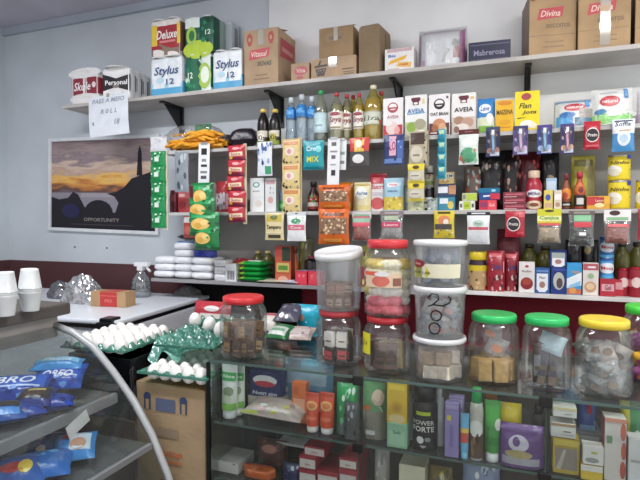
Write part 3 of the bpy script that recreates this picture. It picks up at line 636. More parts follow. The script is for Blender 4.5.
wipes('big white wipes pack with green wave and red oval logo', 593, 636, 85, '#e8eae6', [('r', .02, .02, .98, .28, '#8fcf7a'), ('e', .6, .3, .5, .09, '#e8eae6'), ('e', .42, .6, .24, .14, '#c2474f'), ('t', .42, .6, .09, 'natural', '#f0e2e2', .36), ('e', .2, .34, .14, .07, '#4f8fb8'), ('r', .2, .82, .6, .85, '#b9c4cc')], .015)
wipes('pale wipes pack cut by the frame edge beyond the green-wave pack', 640, 680, 86, '#dcd9e0', [('r', .02, .05, .98, .3, '#c7a0c0')], .03)
# ================================================================== hung from the second shelf
G = '#1f8a4c'
hang_chain('sachet_strip', 'long strip of green sachets hanging beside the poster', 'sachet strip', 152, 167, 152, 228, 5, G, [('n', 14, .1, .1, .9, .9, ['#7fd09a', '#14602f', '#e9f2e6', '#2aa864'], .09, 5), ('r', .3, .35, .6, .65, '#dfeee2')], ribbon='#e0d6b8')
hang_bag('clear_sleeve', 'empty clear plastic sleeve clipped above the green sachet strip', 'bag', 151, 168, 137, 152, '#d9d9dc', [('n', 6, .1, .1, .9, .9, ['#c4c6ca', '#efeff2'], .1, 5)], th=.012)
def ribbon(label, u0, u1, v0, v1, marks, dy=0, name='paper_strip'):
    Yb = SF - .004 - dy; x, w, _ = pos(u0, u1, v0, Yb, 0); zt = PY(u0, v0, Yb).z; zb = PY(u0, v1, Yb).z; h = zt - zb
    m = MB(); m.box(-w / 2, w / 2, -.0012, 0, 0, h, M('#e9ebec', 'paper')); prints(m, lambda u, v, l: ((u - .5) * w, -.0012 - l, v * h), marks)
    o = m.build(name, None, (x, Yb - .001, zb), (0, .03, 0)); c = MB(); c.box(-w * .3, w * .3, -.004, 0, h - .006, h + .008, M('#b9b9ba', 'metal')); c.build('clip', o)
    return tag(o, label, 'paper strip')
ribbon('white paper strip with small black pictures above the green snack bags', 198, 209, 144, 184, [('r', .25, .72, .75, .88, '#2b2b2b'), ('r', .3, .55, .7, .62, '#8a8a8a'), ('r', .25, .42, .78, .48, '#2b2b2b'), ('r', .2, .26, .8, .32, '#8a8a8a'), ('r', .25, .12, .75, .2, '#55555a')], .02)
ribbon('white paper strip with black stamps hanging below the clear oil bottle', 327, 339, 139, 185, [('r', .3, .84, .7, .92, '#6a6a6a'), ('r', .2, .7, .8, .74, '#9a9a9a'), ('r', .32, .56, .66, .64, '#6a6a70'), ('r', .25, .42, .7, .45, '#a0a0a0'), ('r', .34, .2, .68, .32, '#33333a')], .016)
ribbon('short white paper strip half behind the stamped one', 338, 346, 140, 170, [('r', .3, .5, .8, .6, '#8a9a90'), ('r', .3, .2, .8, .3, '#8a8a8a')])
for u, lab in ((183, 'grey steel hanging strip with hook beside the green sachets'), (193, 'thin pale metal strip hanging near the white paper strip')):
    pass
def chips(i, lab, u0, u1, v0, v1, dy, rz):
    return hang_bag('hanging_snack_bag', lab, 'snack bag', u0, u1, v0, v1, '#1a7a3e', [('e', .42, .5, .34, .24, '#e8c06a'), ('e', .34, .44, .14, .12, '#d9a84a'), ('e', .56, .56, .14, .12, '#f2d48a'), ('r', .1, .74, .9, .9, '#2a9a54'), ('r', .0, .05, 1, .16, '#115a2c'), ('n', 6, .55, .1, .98, .9, ['#2aa864', '#0f4f2a'], .07, i)], None, .05, dy, rot=rz)
chips(0, 'green snack bag with red and white top, uppermost of its string', 196, 216, 183, 212, .05, .1)
chips(1, 'green snack bag with yellow crisps, second of its string', 191, 219, 198, 222, .06, -.1)
chips(2, 'green snack bag with yellow crisps, third of its string', 193, 222, 212, 236, .07, .08)
chips(3, 'green snack bag with yellow crisps, lowest of its string', 196, 224, 226, 250, .08, -.15)
hang_bag('hanging_snack_bag', 'small reddish snack bag tucked behind the string of green bags', 'snack bag', 186, 198, 216, 238, '#a8443c', [('r', .1, .7, .9, .95, '#c9c4c4'), ('e', .5, .35, .3, .2, '#cf6a5a')], None, .04, 0)
hang_chain('sachet_strip', 'strip of red juice sachets with yellow and white labels', 'sachet strip', 229, 246, 146, 222, 5, '#c0303c', [('r', .1, .3, .9, .55, '#e8d8b8'), ('t', .5, .42, .18, 'Suco', '#b03040', .6), ('r', 0, .02, 1, .22, '#7a2440'), ('e', .5, .78, .2, .1, '#e8a0a0'), ('e', .2, .2, .1, .08, '#d8c040')], .02, ribbon='#d8c9a8', sway=.004)
hang_bag('hanging_sachet', 'blue and white patterned sachet hanging below the soda bottles', 'sachet', 258, 273, 142, 176, '#dfe4ea', [('n', 16, .08, .35, .92, .95, ['#3a5a9a', '#8fa6cc', '#24406e'], .09, 5), ('r', .55, .05, .95, .28, '#3a9a6a')], th=.012)
hang_chain('sachet_strip', 'strip of three cream sachets printed with brown figures', 'sachet strip', 283, 301, 140, 213, 3, '#e0c98a', [('r', .1, .75, .9, .9, '#c8844a'), ('e', .45, .5, .28, .16, '#efe0d4'), ('n', 12, .08, .05, .92, .3, ['#6a5648', '#a8927a', '#40342c'], .06, 4), ('e', .4, .5, .12, .1, '#d89a9a'), ('r', .0, .95, 1, 1, '#c8b070')], ribbon='#c9b98a')
hang_bag('hanging_sachet', 'teal snack bag with yellow lettering hanging below the water bottles', 'snack bag', 304, 325, 141, 170, '#1f9aa4', [('t', .5, .72, .16, 'Crok', '#dff2f0', .66), ('t', .5, .36, .2, 'MIX', '#d8d84a', .6), ('e', .78, .7, .14, .12, '#7fd0d0'), ('r', 0, .0, 1, .1, '#147480')], th=.02)
hang_bag('hanging_sachet', 'red and yellow sachet with dark lower half and white oval', 'sachet', 350, 370, 138, 166, '#4a4648', [('r', 0, .52, 1, 1, '#d04a44'), ('r', .25, .5, .75, .98, '#e8c04a'), ('e', .48, .78, .18, .14, '#f0e6d6'), ('e', .45, .25, .3, .16, '#e9e9e6'), ('n', 6, .05, .55, .95, .95, ['#f0e0d0', '#b02a34'], .06, 7)], th=.014)
hang_bag('hanging_blister', 'navy card with pink and white lettering hanging by the red oat box', 'blister card', 384, 405, 135, 165, '#2c3a6a', [('r', .28, .3, .62, .95, '#e3b0c4'), ('t', .45, .62, .3, 'LO', '#a02a6a', .3), ('r', .68, .2, .95, .8, '#4a6ab0'), ('r', .05, .05, .9, .2, '#6a8ac4'), ('n', 6, .1, .1, .9, .9, ['#8fa6d8', '#1c2448'], .06, 6)], th=.016)
hang_chain('sachet_strip', 'strip of beige seed sachets with dark brown windows', 'sachet strip', 409, 428, 133, 166, 1, '#b5aa90', [('r', .1, .62, .85, .96, '#4a3a30'), ('e', .42, .34, .34, .24, '#d4ccb8'), ('r', .25, .28, .6, .33, '#8a7f6a'), ('n', 8, .8, .05, 1, .9, ['#2f2a26', '#8a8474'], .05, 3)], ribbon='#9a917a')
hang_chain('sachet_strip', 'strip of yellow-topped seed sachets below the beige ones', 'sachet strip', 408, 425, 165, 201, 2, '#c9c4a8', [('r', 0, .66, 1, 1, '#e0cc3a'), ('e', .5, .82, .2, .1, '#4a3a20'), ('e', .45, .36, .34, .22, '#d8d2c0'), ('r', .2, .34, .7, .4, '#8a8270'), ('r', 0, 0, 1, .12, '#d8c440')], dy=.002)
hang_chain('sachet_strip', 'narrow teal and yellow strip hanging below the OAT BRAN box', 'sachet strip', 438, 446, 130, 179, 4, '#3aa4b4', [('r', .1, .1, .9, .5, '#1f7f9a'), ('r', .2, .6, .8, .9, '#d8d8a0'), ('n', 5, .1, .1, .9, .9, ['#8fd8d8', '#155f78'], .1, 5)], ribbon='#bcd8cc')
hang_bag('hanging_sachet', 'white and green leafy bag with dark brown header', 'bag', 459, 479, 130, 165, '#dfe9e0', [('e', .5, .3, .42, .24, '#5aa47a'), ('n', 12, .1, .1, .9, .5, ['#3a8a5a', '#8fc4a0', '#d06a5a'], .08, 4), ('e', .5, .7, .36, .14, '#eef4ee')], (.12, '#5a2a2c', [('r', .3, .3, .7, .6, '#8a5a5a')]), .03)
BP = lambda a, b: [('r', 0, .86, 1, 1, a), ('e', .25, .2, .18, .1, b), ('e', .8, .22, .16, .1, b), ('r', .3, .04, .95, .16, '#c9d0e0'), ('n', 7, .05, .1, .95, .85, [b, '#8f9fc8', '#20264a'], .07, 6)]
blister('toothbrush_card', 'dark blue toothbrush card below the nut-picture oat box', 'toothbrush', 486, 500, 127, 157, '#2c3350', BP('#3a4468', '#b07a6a'), '#7fb4e0')
blister('toothbrush_card', 'purple toothbrush card with pink brush under the yellow starch box', 'toothbrush', 513, 528, 126, 155, '#5a4a80', BP('#3a3468', '#c9b4d8'), '#e0b4d0')
blister('toothbrush_card', 'purple-blue toothbrush card with light blue brush', 'toothbrush', 537, 552, 125, 154, '#3c4684', BP('#4a3a8a', '#a9c4e8'), '#7fc4ec')
blister('toothbrush_card', 'dark toothbrush card with pink brush next to the red packet', 'toothbrush', 560, 574, 124, 154, '#3a3460', BP('#4a3a7a', '#d8b090'), '#ec9ac0')
hang_bag('hanging_sachet', 'small red packet with black and white disc hanging below the wipes', 'packet', 583, 600, 122, 150, '#b82c3c', [('e', .5, .5, .42, .26, '#e9e0dc'), ('e', .5, .5, .38, .22, '#2a2426'), ('t', .5, .5, .12, 'Preto', '#e9e0dc', .6), ('r', .1, .08, .9, .16, '#d86a74')], th=.03)
hang_bag('hanging_sachet', 'white and light blue packet with dark scrollwork', 'packet', 611, 634, 120, 152, '#4f94cc', [('r', 0, .55, 1, 1, '#e6edf2'), ('e', .5, .42, .3, .26, '#e6edf2'), ('i', .45, .84, .14, 'Soffia', '#30405a', .7), ('e', .5, .4, .2, .12, '#b9d4ea'), ('r', .1, .92, .9, .96, '#30405a'), ('r', .3, .62, .8, .66, '#c9a97a')], th=.03)

# ================================================================== hung from the third shelf
def hb(lab, u0, u1, v0, v1, base, pr, header=None, **k): return hang_bag('hanging_sachet', lab, 'sachet', u0, u1, v0, v1, base, pr, header, **k)
hb('cream sachet with black lettering hanging under the white cartons', 266, 285, 213, 240, '#ddd0a0', [('r', .1, .68, .9, .95, '#c8b050'), ('e', .5, .84, .2, .1, '#6a7a3a'), ('t', .5, .46, .2, 'Tempero', '#2a2620', .8), ('r', .2, .08, .85, .2, '#4a4438'), ('r', .12, .26, .88, .3, '#efe6c8')])
hb('white sachet with green mark and pink band', 288, 307, 212, 241, '#eceeed', [('r', .05, .42, .95, .62, '#d86a80'), ('e', .5, .76, .26, .1, '#4a9a6a'), ('t', .5, .52, .1, 'Coco', '#f4eef0', .6), ('n', 6, .1, .65, .9, .9, ['#8fc4a0', '#c8d8cc'], .05, 2)], (.1, '#d4d8d8', [('e', .5, .5, .08, .2, '#3a3a3a')]))
hb('clear bag of brick-red granules with green and pink header', 353, 372, 212, 241, '#a84434', [('r', .05, .80, .95, .98, '#8fb49a'), ('r', .05, .62, .95, .8, '#d85a6a')], (.2, '#d6cfd0', [('r', .1, .2, .9, .6, '#7fae8a'), ('r', .05, .0, .95, .25, '#d0606e')]), clear=CLEAR('#ffffff', .08, .12, .1, .5), content='#b0503c', th=.026)
hb('clear bag of grey dried leaves with pink band header', 381, 404, 211, 240, '#a0a09a', [('r', .1, .5, .9, .7, '#d04a6a'), ('t', .5, .6, .1, 'Louro', '#f0e0e4', .6), ('r', .2, .78, .8, .95, '#a9b49a')], (.12, '#8a7a7c', [('r', .2, .2, .8, .7, '#b9a9a9')]), clear=CLEAR('#ffffff', .12, .14, .1, .7), content='#b4b0aa', th=.03)
hb('yellow-headed sachet with brown and white food picture', 434, 455, 211, 238, '#d8c23a', [('e', .5, .66, .3, .18, '#d88a5a'), ('e', .6, .6, .14, .1, '#f0e6dc'), ('r', .05, .32, .9, .52, '#4a4440'), ('n', 10, .05, .04, .95, .32, ['#c9c4a0', '#8a8468', '#e8e0b0'], .06, 6), ('r', .2, .9, .8, .97, '#4a4020')])
hb('white sachet with pale green emblem and clear lower window', 467, 490, 212, 244, '#e9ecec', [('e', .5, .7, .26, .12, '#bcd4c4'), ('t', .5, .7, .1, 'Fino', '#5a7a6a', .3), ('r', .05, .48, .95, .58, '#c85a68'), ('r', .08, .06, .92, .44, '#d9dcde')], (.08, '#30343a', [('r', .2, .2, .8, .7, '#e9ecec')]))
hb('red sachet with black and white round emblem', 505, 525, 211, 237, '#b02838', [('e', .42, .5, .36, .28, '#e6dcd8'), ('e', .42, .5, .32, .24, '#2c2024'), ('t', .42, .5, .12, 'Pretta', '#e6dcd8', .5), ('r', .6, .1, .95, .2, '#d05060'), ('r', .7, .75, 1, .95, '#cf5a66')])
hb('bag of beige grain with green and yellow header', 537, 561, 209, 243, '#b09a78', [('r', .1, .86, .9, .98, '#c8545c')], (.40, '#ccc83a', [('r', .0, .1, 1, .5, '#e9e4a0'), ('e', .5, .85, .2, .08, '#3a3420'), ('t', .5, .32, .34, 'Canjica', '#4a9a4a', .8)]), clear=CLEAR('#ffffff', .1, .1, .1, .4), content='#b8a07c', th=.028)
hb('clear bag of black pepper with white tag', 568, 594, 211, 246, '#2a2624', [('r', .2, .78, .85, .98, '#7ab48a'), ('r', .2, .6, .85, .76, '#d04a54'), ('r', .4, .34, .66, .44, '#efefee')], (.1, '#6a5e58', [('r', .2, .2, .8, .8, '#9a8f88')]), clear=CLEAR('#ffffff', .08, .14, .08, .7), content='#2b2725', th=.03)
hb('clear bag of reddish brown spice with white and pink header', 603, 630, 210, 244, '#9a4a38', [('r', .15, .72, .9, .84, '#d85a60')], (.3, '#e6e2e0', [('e', .4, .7, .2, .25, '#4a3430'), ('r', .1, .0, .9, .3, '#8fb890')]), clear=CLEAR('#ffffff', .08, .12, .08, .5), content='#a65340', th=.03)
hb('dark red sachet cut off by the frame edge', 637, 656, 209, 240, '#a83844', [('e', .5, .5, .3, .2, '#e0d0c8')])
for k, (v0, v1, lab) in enumerate(((185, 209, 'orange and clear bag of peanuts, upper of the two hung together'), (209, 244, 'orange and clear bag of peanuts, lower of the two hung together'))):
    hang_bag('hanging_peanut_bag', lab, 'peanut bag', 320, 351, v0, v1, '#d86a2a', [('r', .05, .30, .95, .74, '#8a6a50'), ('n', 40, .06, .28, .94, .76, ['#d8b890', '#a8805a', '#e8d0b0', '#6a4a34'], .045, k + 2), ('t', .5, .86, .12, 'Amendoim', '#3a2a20', .7), ('r', .2, .06, .8, .16, '#e89a4a')], None, .045, .006 + .01 * k)
# ================================================================== things standing on the third shelf
def p3(lab, u0, u1, v, base, pr, dy=.03, d=.045, **k): return pc(k.pop('name', 'food_pouch'), lab, u0, u1, v, base, pr, dy, d, ZC, k.pop('cat', 'pouch'), **k)
def c3(lab, u0, u1, v, base, pr, dy=.03, d=.05, zoff=0, **k): return ct(k.pop('name', 'food_box'), lab, u0, u1, v, base, pr, dy, d, ZC, zoff=zoff, **k)
p3('red biscuit packet standing right of the poster behind the green strip', 176, 191, 186, '#a83a40', [('r', .1, .55, .9, .8, '#c8646a'), ('e', .4, .3, .25, .15, '#8a2a30'), ('r', .2, .6, .6, .7, '#e0c0b8')], .05)
p3('small dark red packet wedged beside the red biscuit packet', 168, 176, 190, '#7a2c34', [('r', .1, .5, .9, .8, '#a0484c')], .09)
p3('red and white snack bag behind the string of green bags', 214, 226, 181, '#c9444a', [('r', .0, .1, 1, .6, '#c9bfc4'), ('n', 8, .1, .1, .9, .6, ['#8a4a5a', '#e0dcdc'], .09, 3)], .06)
p3('red and pink snack bag left of the red juice sachets', 226, 240, 180, '#b83a48', [('n', 10, .05, .05, .95, .7, ['#d9a0a8', '#7a2a3a', '#e0c8c8'], .09, 6)], .07)
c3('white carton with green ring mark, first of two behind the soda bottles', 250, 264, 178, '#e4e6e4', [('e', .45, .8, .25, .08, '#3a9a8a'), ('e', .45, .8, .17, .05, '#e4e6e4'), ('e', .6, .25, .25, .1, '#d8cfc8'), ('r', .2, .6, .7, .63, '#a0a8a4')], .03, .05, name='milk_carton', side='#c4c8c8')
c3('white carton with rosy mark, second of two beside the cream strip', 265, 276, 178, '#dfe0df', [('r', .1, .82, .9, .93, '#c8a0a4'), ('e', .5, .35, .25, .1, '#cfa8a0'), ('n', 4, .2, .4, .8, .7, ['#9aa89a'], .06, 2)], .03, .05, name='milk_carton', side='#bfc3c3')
bt('small bottle with green lower half behind the cream strip', 277, 290, 184, 'shampoo', M('#8c9aa8', 'plastic'), M('#e4e6ea', 'plastic'), .5, (.02, .4, '#3aa85a', [('r', .2, .3, .8, .7, '#7ad08a')]), .06, ZC)
bt('dark sauce bottle with red label beside the orange peanut bags', 306, 317, 180, 'sauce', M('#3a1d1a', 'plastic'), M('#2a1c1c', 'plastic'), .55, (.08, .5, '#9a3a34', [('r', .1, .2, .9, .5, '#d8cfc4'), ('n', 5, .2, .5, .8, .95, ['#4a9a4a', '#e0b0a0'], .1, 2)]), .04, ZC)
p3('orange packet partly hidden behind the hanging peanut bags', 338, 352, 182, '#d8862a', [('e', .5, .6, .3, .18, '#b0403a'), ('r', .1, .1, .9, .3, '#e8a84a')], .07)
p3('cream pouch with blue script on the third shelf', 353, 370, 182, '#e4dcb4', [('e', .5, .62, .36, .2, '#eef0e6'), ('i', .5, .62, .13, 'Aurea', '#3a6a9a', .7), ('r', .05, .05, .95, .2, '#d8cc8a'), ('r', .05, .88, .95, .95, '#c9b46a')], .03)
p3('white pouch with red top and red fruit, behind the light blue pouch', 369, 386, 173, '#e2dede', [('r', 0, .72, 1, 1, '#b83a44'), ('i', .5, .64, .12, 'Sucri', '#c83a40', .8), ('e', .5, .2, .4, .16, '#c85a5a'), ('r', .2, .4, .8, .5, '#c8c0c4')], .05)
p3('light blue and yellow pouch with white cloud logo', 383, 403, 178, '#a9cfe0', [('e', .5, .8, .28, .08, '#efe6e6'), ('t', .5, .8, .07, 'Neve', '#b83a44', .4), ('r', .02, .03, .98, .42, '#d8c24a'), ('n', 10, .05, .05, .95, .4, ['#e8dc8a', '#b89a3a'], .07, 3), ('t', .5, .6, .06, 'FAROFA', '#4a6a8a', .5)], .025, seal='#bcdce8')
p3('pale translucent packet beside the light blue pouch', 402, 414, 184, '#b9c0bc', [('r', .2, .3, .8, .7, '#d0d4c4')], .07)
p3('pale green leafy packet under the yellow-topped seed sachets', 407, 424, 199, '#c4c8a0', [('n', 10, .05, .05, .95, .95, ['#a8b080', '#dfe0c4', '#7a8460'], .08, 2)], .02)
bt('small dark bottle with cream label beside the seed sachets', 425, 434, 164, 'shampoo', M('#2a2624', 'plastic'), M('#d8d4cc', 'plastic'), .6, (.5, .78, '#c8ccb0', [('r', .1, .2, .9, .5, '#8a9a5a'), ('n', 4, .1, .5, .9, .9, ['#b05a4a'], .1, 2)]), .08, ZC)
bt('black short bottle with white label below the small dark bottle', 424, 432, 184, 'shampoo', M('#1f1e22', 'plastic'), M('#8a8a8c', 'plastic'), .6, (.1, .5, '#d4d6d8', [('r', .1, .4, .9, .6, '#4a4a5a')]), .03, ZC)
p3('speckled grey-green sachet standing between two bottles', 426, 437, 198, '#a9b4ac', [('n', 8, .1, .1, .9, .9, ['#d4dcd8', '#6a7a70'], .1, 3)], .015)
z = 0
for k, (u0, u1, va, base, pr, lab) in enumerate((
    (438, 455, 197, '#3f88a0', [('r', .1, .5, .6, .9, '#dfe4e6'), ('e', .75, .4, .18, .3, '#d8c060')], 'teal and white carton, lowest of the small stack behind the narrow strip'),
    (438, 456, 184, '#3a4a6a', [('r', .0, .3, .55, .8, '#e4e6ea'), ('r', .6, .2, 1, .9, '#c8906a')], 'navy and tan carton, middle of the small stack behind the narrow strip'),
    (439, 454, 172, '#c8b480', [('r', .05, .5, .95, .85, '#dfe0d4'), ('t', .5, .66, .26, 'CREM', '#3a5a6a', .8), ('e', .4, .2, .3, .15, '#b08a50')], 'cream carton, topmost of the small stack behind the narrow strip'))):
    _, zz = c3(lab, u0, u1, va, base, pr, .04, .07, z); z = zz - ZC + .001
_, zz = c3('white box with lime panel, lower of a pair under the leafy bag', 459, 475, 201, '#dfe2dc', [('r', .28, .08, .74, .92, '#b4c83a'), ('r', .06, .3, .2, .7, '#6a6a64'), ('r', .8, .3, .94, .7, '#5a5a54'), ('t', .51, .5, .22, 'GEL', '#7a8a2a', .3)], .02, .05, cat='box')
c3('lime and white box, upper of a pair under the leafy bag', 462, 477, 193, '#cdd6a4', [('r', .3, .1, .98, .9, '#b4c84a'), ('r', .05, .2, .25, .8, '#8a8a80')], .02, .05, zz - ZC + .001)
_, za = c3('red and pink box, lowest of the stack under the toothbrush cards', 479, 497, 200, '#c4344c', [('r', .5, .05, .95, .95, '#e0505a'), ('r', .08, .3, .45, .75, '#8a3a6a'), ('t', .72, .5, .3, 'Geli', '#f0c8c8', .3)], .025, .06)
_, za = c3('navy and red gelatine box, middle of the stack under the toothbrush cards', 479, 500, 193, '#2c4a8c', [('r', .55, .05, 1, .95, '#c83048'), ('p', [(.2, .4), (.5, .5), (.55, .7), (.2, .66)], '#e4e6ee')], .025, .06, za - ZC + .001)
c3('teal blue flat box, topmost of the stack under the toothbrush cards', 478, 500, 188, '#1f6f94', [('r', .62, .25, .8, .7, '#9fd0e0')], .03, .06, za - ZC + .001)
zz = ZC
for k, (v, lab) in enumerate(((204, 'dark maroon packet, lowest of three stacked beside the red jar'), (198, 'dark maroon packet, middle of three stacked beside the red jar'), (192, 'dark maroon packet, topmost of three stacked beside the red jar'))):
    _, zz = c3(lab, 503, 526, v, '#7c2434', [('r', .1, .45, .9, .75, '#b8606a'), ('r', .05, .1, .6, .25, '#d0a0a0'), ('n', 5, .1, .2, .9, .8, ['#4a1520'], .04, k)], .02, .06, zz - ZC, name='coffee_packet', kind='bag'); zz += .001
x, Y, z, w, h = on(ZC, 526, 543, 170, .03); R = w / 2
o = empty('drink_mix_jar', (x, Y + R, z)); m = MB(); m.lathe([(R * .95, 0), (R, .004), (R, h * .62), (R * .8, h * .74), (R * .62, h * .8), (R * .62, h * .82)], M('#a8283a', 'plastic'), 20)
fn = cyl_map(R, 0, h * .62); prints(m, fn, [('e', .5, .66, .38, .16, '#e8e4e4'), ('t', .5, .66, .14, 'Milko', '#4a2a6a', .5), ('e', .5, .2, .4, .17, '#e0cdb0'), ('e', .5, .2, .2, .08, '#7a4a30')], True); m.build('jar_body', o)
MB().lathe([(R * .68, h * .81), (R * .7, h * .82), (R * .7, h * .98), (R * .6, h)], M('#d4b8a0', 'plastic'), 18).build('lid', o)
tag(o, 'tall red drink-mix jar with white oval label and pale lid', 'jar')
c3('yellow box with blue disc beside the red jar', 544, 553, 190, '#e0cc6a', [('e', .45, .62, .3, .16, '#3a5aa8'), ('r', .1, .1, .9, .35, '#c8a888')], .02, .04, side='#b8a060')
c3('cream and tan narrow box next to the yellow box with blue disc', 554, 562, 190, '#d8cdbc', [('r', .1, .5, .9, .8, '#eeeae4'), ('e', .5, .25, .3, .12, '#b08a70')], .02, .04)
c3('pale blue box behind the yellow box with blue disc', 546, 557, 178, '#a4c0d8', [('r', .1, .6, .9, .9, '#c4d8e8')], .08, .04)
SL = lambda c, e: (.05, .5, '#2a2422', [('r', .2, .1, .8, .28, '#cfcac4'), ('e', .5, .66, .34, .26, c), ('e', .4, .6, .15, .14, e)])
bt('dark-capped sauce bottle with orange pepper label, shorter of the pair', 562, 572, 172, 'sauce', M('#6a3a2c', 'plastic'), M('#7a2e30', 'plastic'), .5, (.05, .8, '#8a4a30', [('r', .1, .04, .9, .2, '#2a2622'), ('r', .25, .08, .75, .14, '#c8c4bc'), ('e', .5, .5, .38, .2, '#d88a3a'), ('e', .4, .42, .18, .12, '#b0483a')]), .04, ZC)
bt('red-capped sauce bottle with orange and black label', 575, 586, 170, 'sauce', M('#a8402c', 'plastic'), M('#b83040', 'plastic'), .55, (.05, .8, '#b04a30', [('r', .05, .03, .95, .42, '#2a2422'), ('r', .3, .1, .75, .32, '#d0ccc6'), ('e', .5, .66, .36, .2, '#d0703a'), ('e', .55, .6, .16, .12, '#7a2a24')]), .025, ZC)
p3('dull yellow clear bag standing behind the sauce bottles', 572, 596, 155, '#a0983a', [('e', .4, .5, .25, .2, '#b8b04a'), ('r', .7, .05, .95, .8, '#8a8458'), ('r', .1, .8, .9, .92, '#6a662a')], .13, name='noodle_bag')
c3('red and yellow noodle box lying beside the yellow tins', 587, 610, 196, '#d8a03a', [('r', .0, .3, .5, .95, '#c03a3a'), ('r', .35, .4, .8, .9, '#b03040'), ('e', .55, .3, .22, .18, '#e8d8a0'), ('t', .55, .66, .2, 'Lamen', '#e8c8a0', .36), ('r', .75, .4, 1, .95, '#e0b040')], .02, .06)
x, Y, z, w, h = on(ZC, 610, 633, 180, .02); x2, _, _, w2, h2 = on(ZC, 610, 633, 154, .02)
TIN = [('i', .46, .70, .13, 'Ninho', '#4a4424', .62), ('e', .26, .4, .26, .2, '#ecebe0'), ('e', .3, .3, .18, .14, '#dcd8c0'), ('p', [(.3, .2), (.85, .42), (.83, .45), (.3, .24)], '#6a5c20'), ('r', .68, .84, .86, 1, '#3a4a9a'), ('r', .1, .02, .9, .06, '#c8b020')]
can('milk_powder_tin', 'yellow milk powder tin, lower of two stacked', x, Y + w / 2, ZC, w / 2, h - .003, '#e4cc2c', TIN)
can('milk_powder_tin', 'yellow milk powder tin, upper of two stacked', x2, Y + w / 2, ZC + h, w / 2, h2 - h - .003, '#e6d02f', TIN)
x, Y, z, w, h = on(ZC, 638, 660, 180, .02)
can('milk_powder_tin', 'yellow tin cut by the frame edge beside the stacked tins', x, Y + w / 2, ZC, w / 2, h, '#dcc22a', TIN)
# dark glittery bags and ornaments heaped at the back, under the toothbrush cards
DKP = (('dark_gift_bag', 478, 505, 152, .13, '#161315', ['#3a302e', '#a89a8a', '#241f20'], 'glossy black bag with pale flecks at the back of the third shelf'),
       ('dark_gift_bag', 500, 524, 149, .15, '#1a1012', ['#8a4a3a', '#c8a890', '#5a1c24'], 'black and brown flecked bag at the back above the maroon packets'),
       ('dark_gift_bag', 518, 541, 151, .14, '#4a1019', ['#a8343c', '#d8a08a', '#7a1c2a'], 'dark red flecked bag at the back above the red jar'),
       ('snack_bag', 463, 482, 166, .12, '#6a5a50', ['#a8543c', '#d0c0a8', '#9ab0b8'], 'clear bag with brown and cream contents under the leafy bag'))
for nm, u0, u1, v, dy, c, cs, lab in DKP:
    p3(lab, u0, u1, v, c, [('n', 22, .06, .08, .94, .9, cs, .06, u0)], dy, .08, name=nm, cat='bag')
p3('black bag with tan patch leaning at the back behind the pale blue box', 541, 560, 152, '#17151a', [('e', .5, .45, .32, .16, '#8a7458'), ('e', .55, .5, .18, .1, '#b09a78'), ('n', 6, .1, .1, .9, .9, ['#2c2a30'], .08, 3)], .15, .07, name='dark_gift_bag', cat='bag')
p3('glossy black crumpled bag heaped highest at the back of the third shelf', 474, 498, 152, '#141214', [('n', 14, .1, .1, .9, .9, ['#3a3432', '#c8c0b4', '#241f20'], .05, 8)], .19, .05, name='dark_gift_bag', cat='bag')
# grey steel cord hanging by the left end of the shelves
for u, v0, v1, dy, c, lab in ((183, 152, 192, .03, '#70767a', 'dark grey crumpled plastic sleeve hanging between green strip and white strip'),):
    hang_bag('hanging_sleeve', lab, 'bag', 176, 190, v0, v1, '#8d959c', [('n', 8, .1, .1, .9, .9, ['#4a5056', '#b9c0c6'], .12, 3)], None, .02, dy)
# ================================================================== lowest wall shelf
def lay(lab, u0, u1, vm, th, base, pr, dep=.16, dy=.015, zoff=0, name='bag', cat='bag', group=None, rz=0, rx=0, p=.55, q=.6):
    x, Y, z, w, h = on(ZD, u0, u1, vm, dy)
    return lying(name, lab, cat, x, Y, ZD + zoff, w, dep, th, base, pr, group, rz, 'bag', rx, p, q)
W_ = '#eceef2'
def sack(lab, u0, u1, lvl, dy, top=None):
    pr = [('r', .05, .25, .95, .95, top)] if top else [('r', .2, .3, .8, .6, '#d4d8e4')]
    lay(lab, u0 + .5, u1 - .3, 270, .046, W_, pr, .17, dy, lvl * .042 + .001, 'rice_bag', 'rice bag', 'white rice bags on the lowest shelf', rnd.uniform(-.06, .06), 0, .25, .35)
ords = ['lowest', 'second', 'third', 'fourth', 'topmost']
for k in range(3): sack('white rice bag, %s of the three in the stack nearest the poster' % ['lowest', 'middle', 'topmost'][k], 150 + k, 172 + k * .5, k, .012)
for k in range(5): sack('white rice bag, %s from below in the tallest stack of five' % ['first', 'second', 'third', 'fourth', 'fifth'][k], 171, 190, k, .02, None)
for k in range(3): sack('white rice bag, %s of three in the stack under the navy cover' % ['lowest', 'middle', 'topmost'][k], 188, 211, k, .012, None)
pc('bag', 'navy blue and black bag sitting on the white rice stack of three', 191, 213, 249, '#1c2a80', [('n', 8, .1, .1, .9, .9, ['#12142a', '#2c44b0', '#1a1a24'], .13, 2)], .03, .08, ZD, zoff=.130)
pc('bag', 'medium blue bag sitting on the tallest white rice stack', 175, 191, 247, '#2f6aa8', [('r', .1, .1, .9, .5, '#4a88c0')], .04, .06, ZD, zoff=.217)
lay('dark grey crumpled bag behind the medium blue bag on the rice stacks', 176, 196, 246, .03, '#3a4048', [('n', 6, .1, .1, .9, .9, ['#6a7a80', '#1f2226'], .12, 2)], .07, .17, .225, 'bag')
for k in range(3):
    x, Y, z, w, h = on(ZD, 214, 225, 274, .015)
    carton('paper_napkin_pack', 'white napkin pack, %s of three beside the barcode pack' % ['lowest', 'middle', 'topmost'][k], 'napkins', x, Y, ZD + k * .040, w, .038, .09, '#e6e8ea', [('r', .1, .3, .9, .6, '#d0d4da')], 'white napkin packs', 0, 'bag', bev=.01)
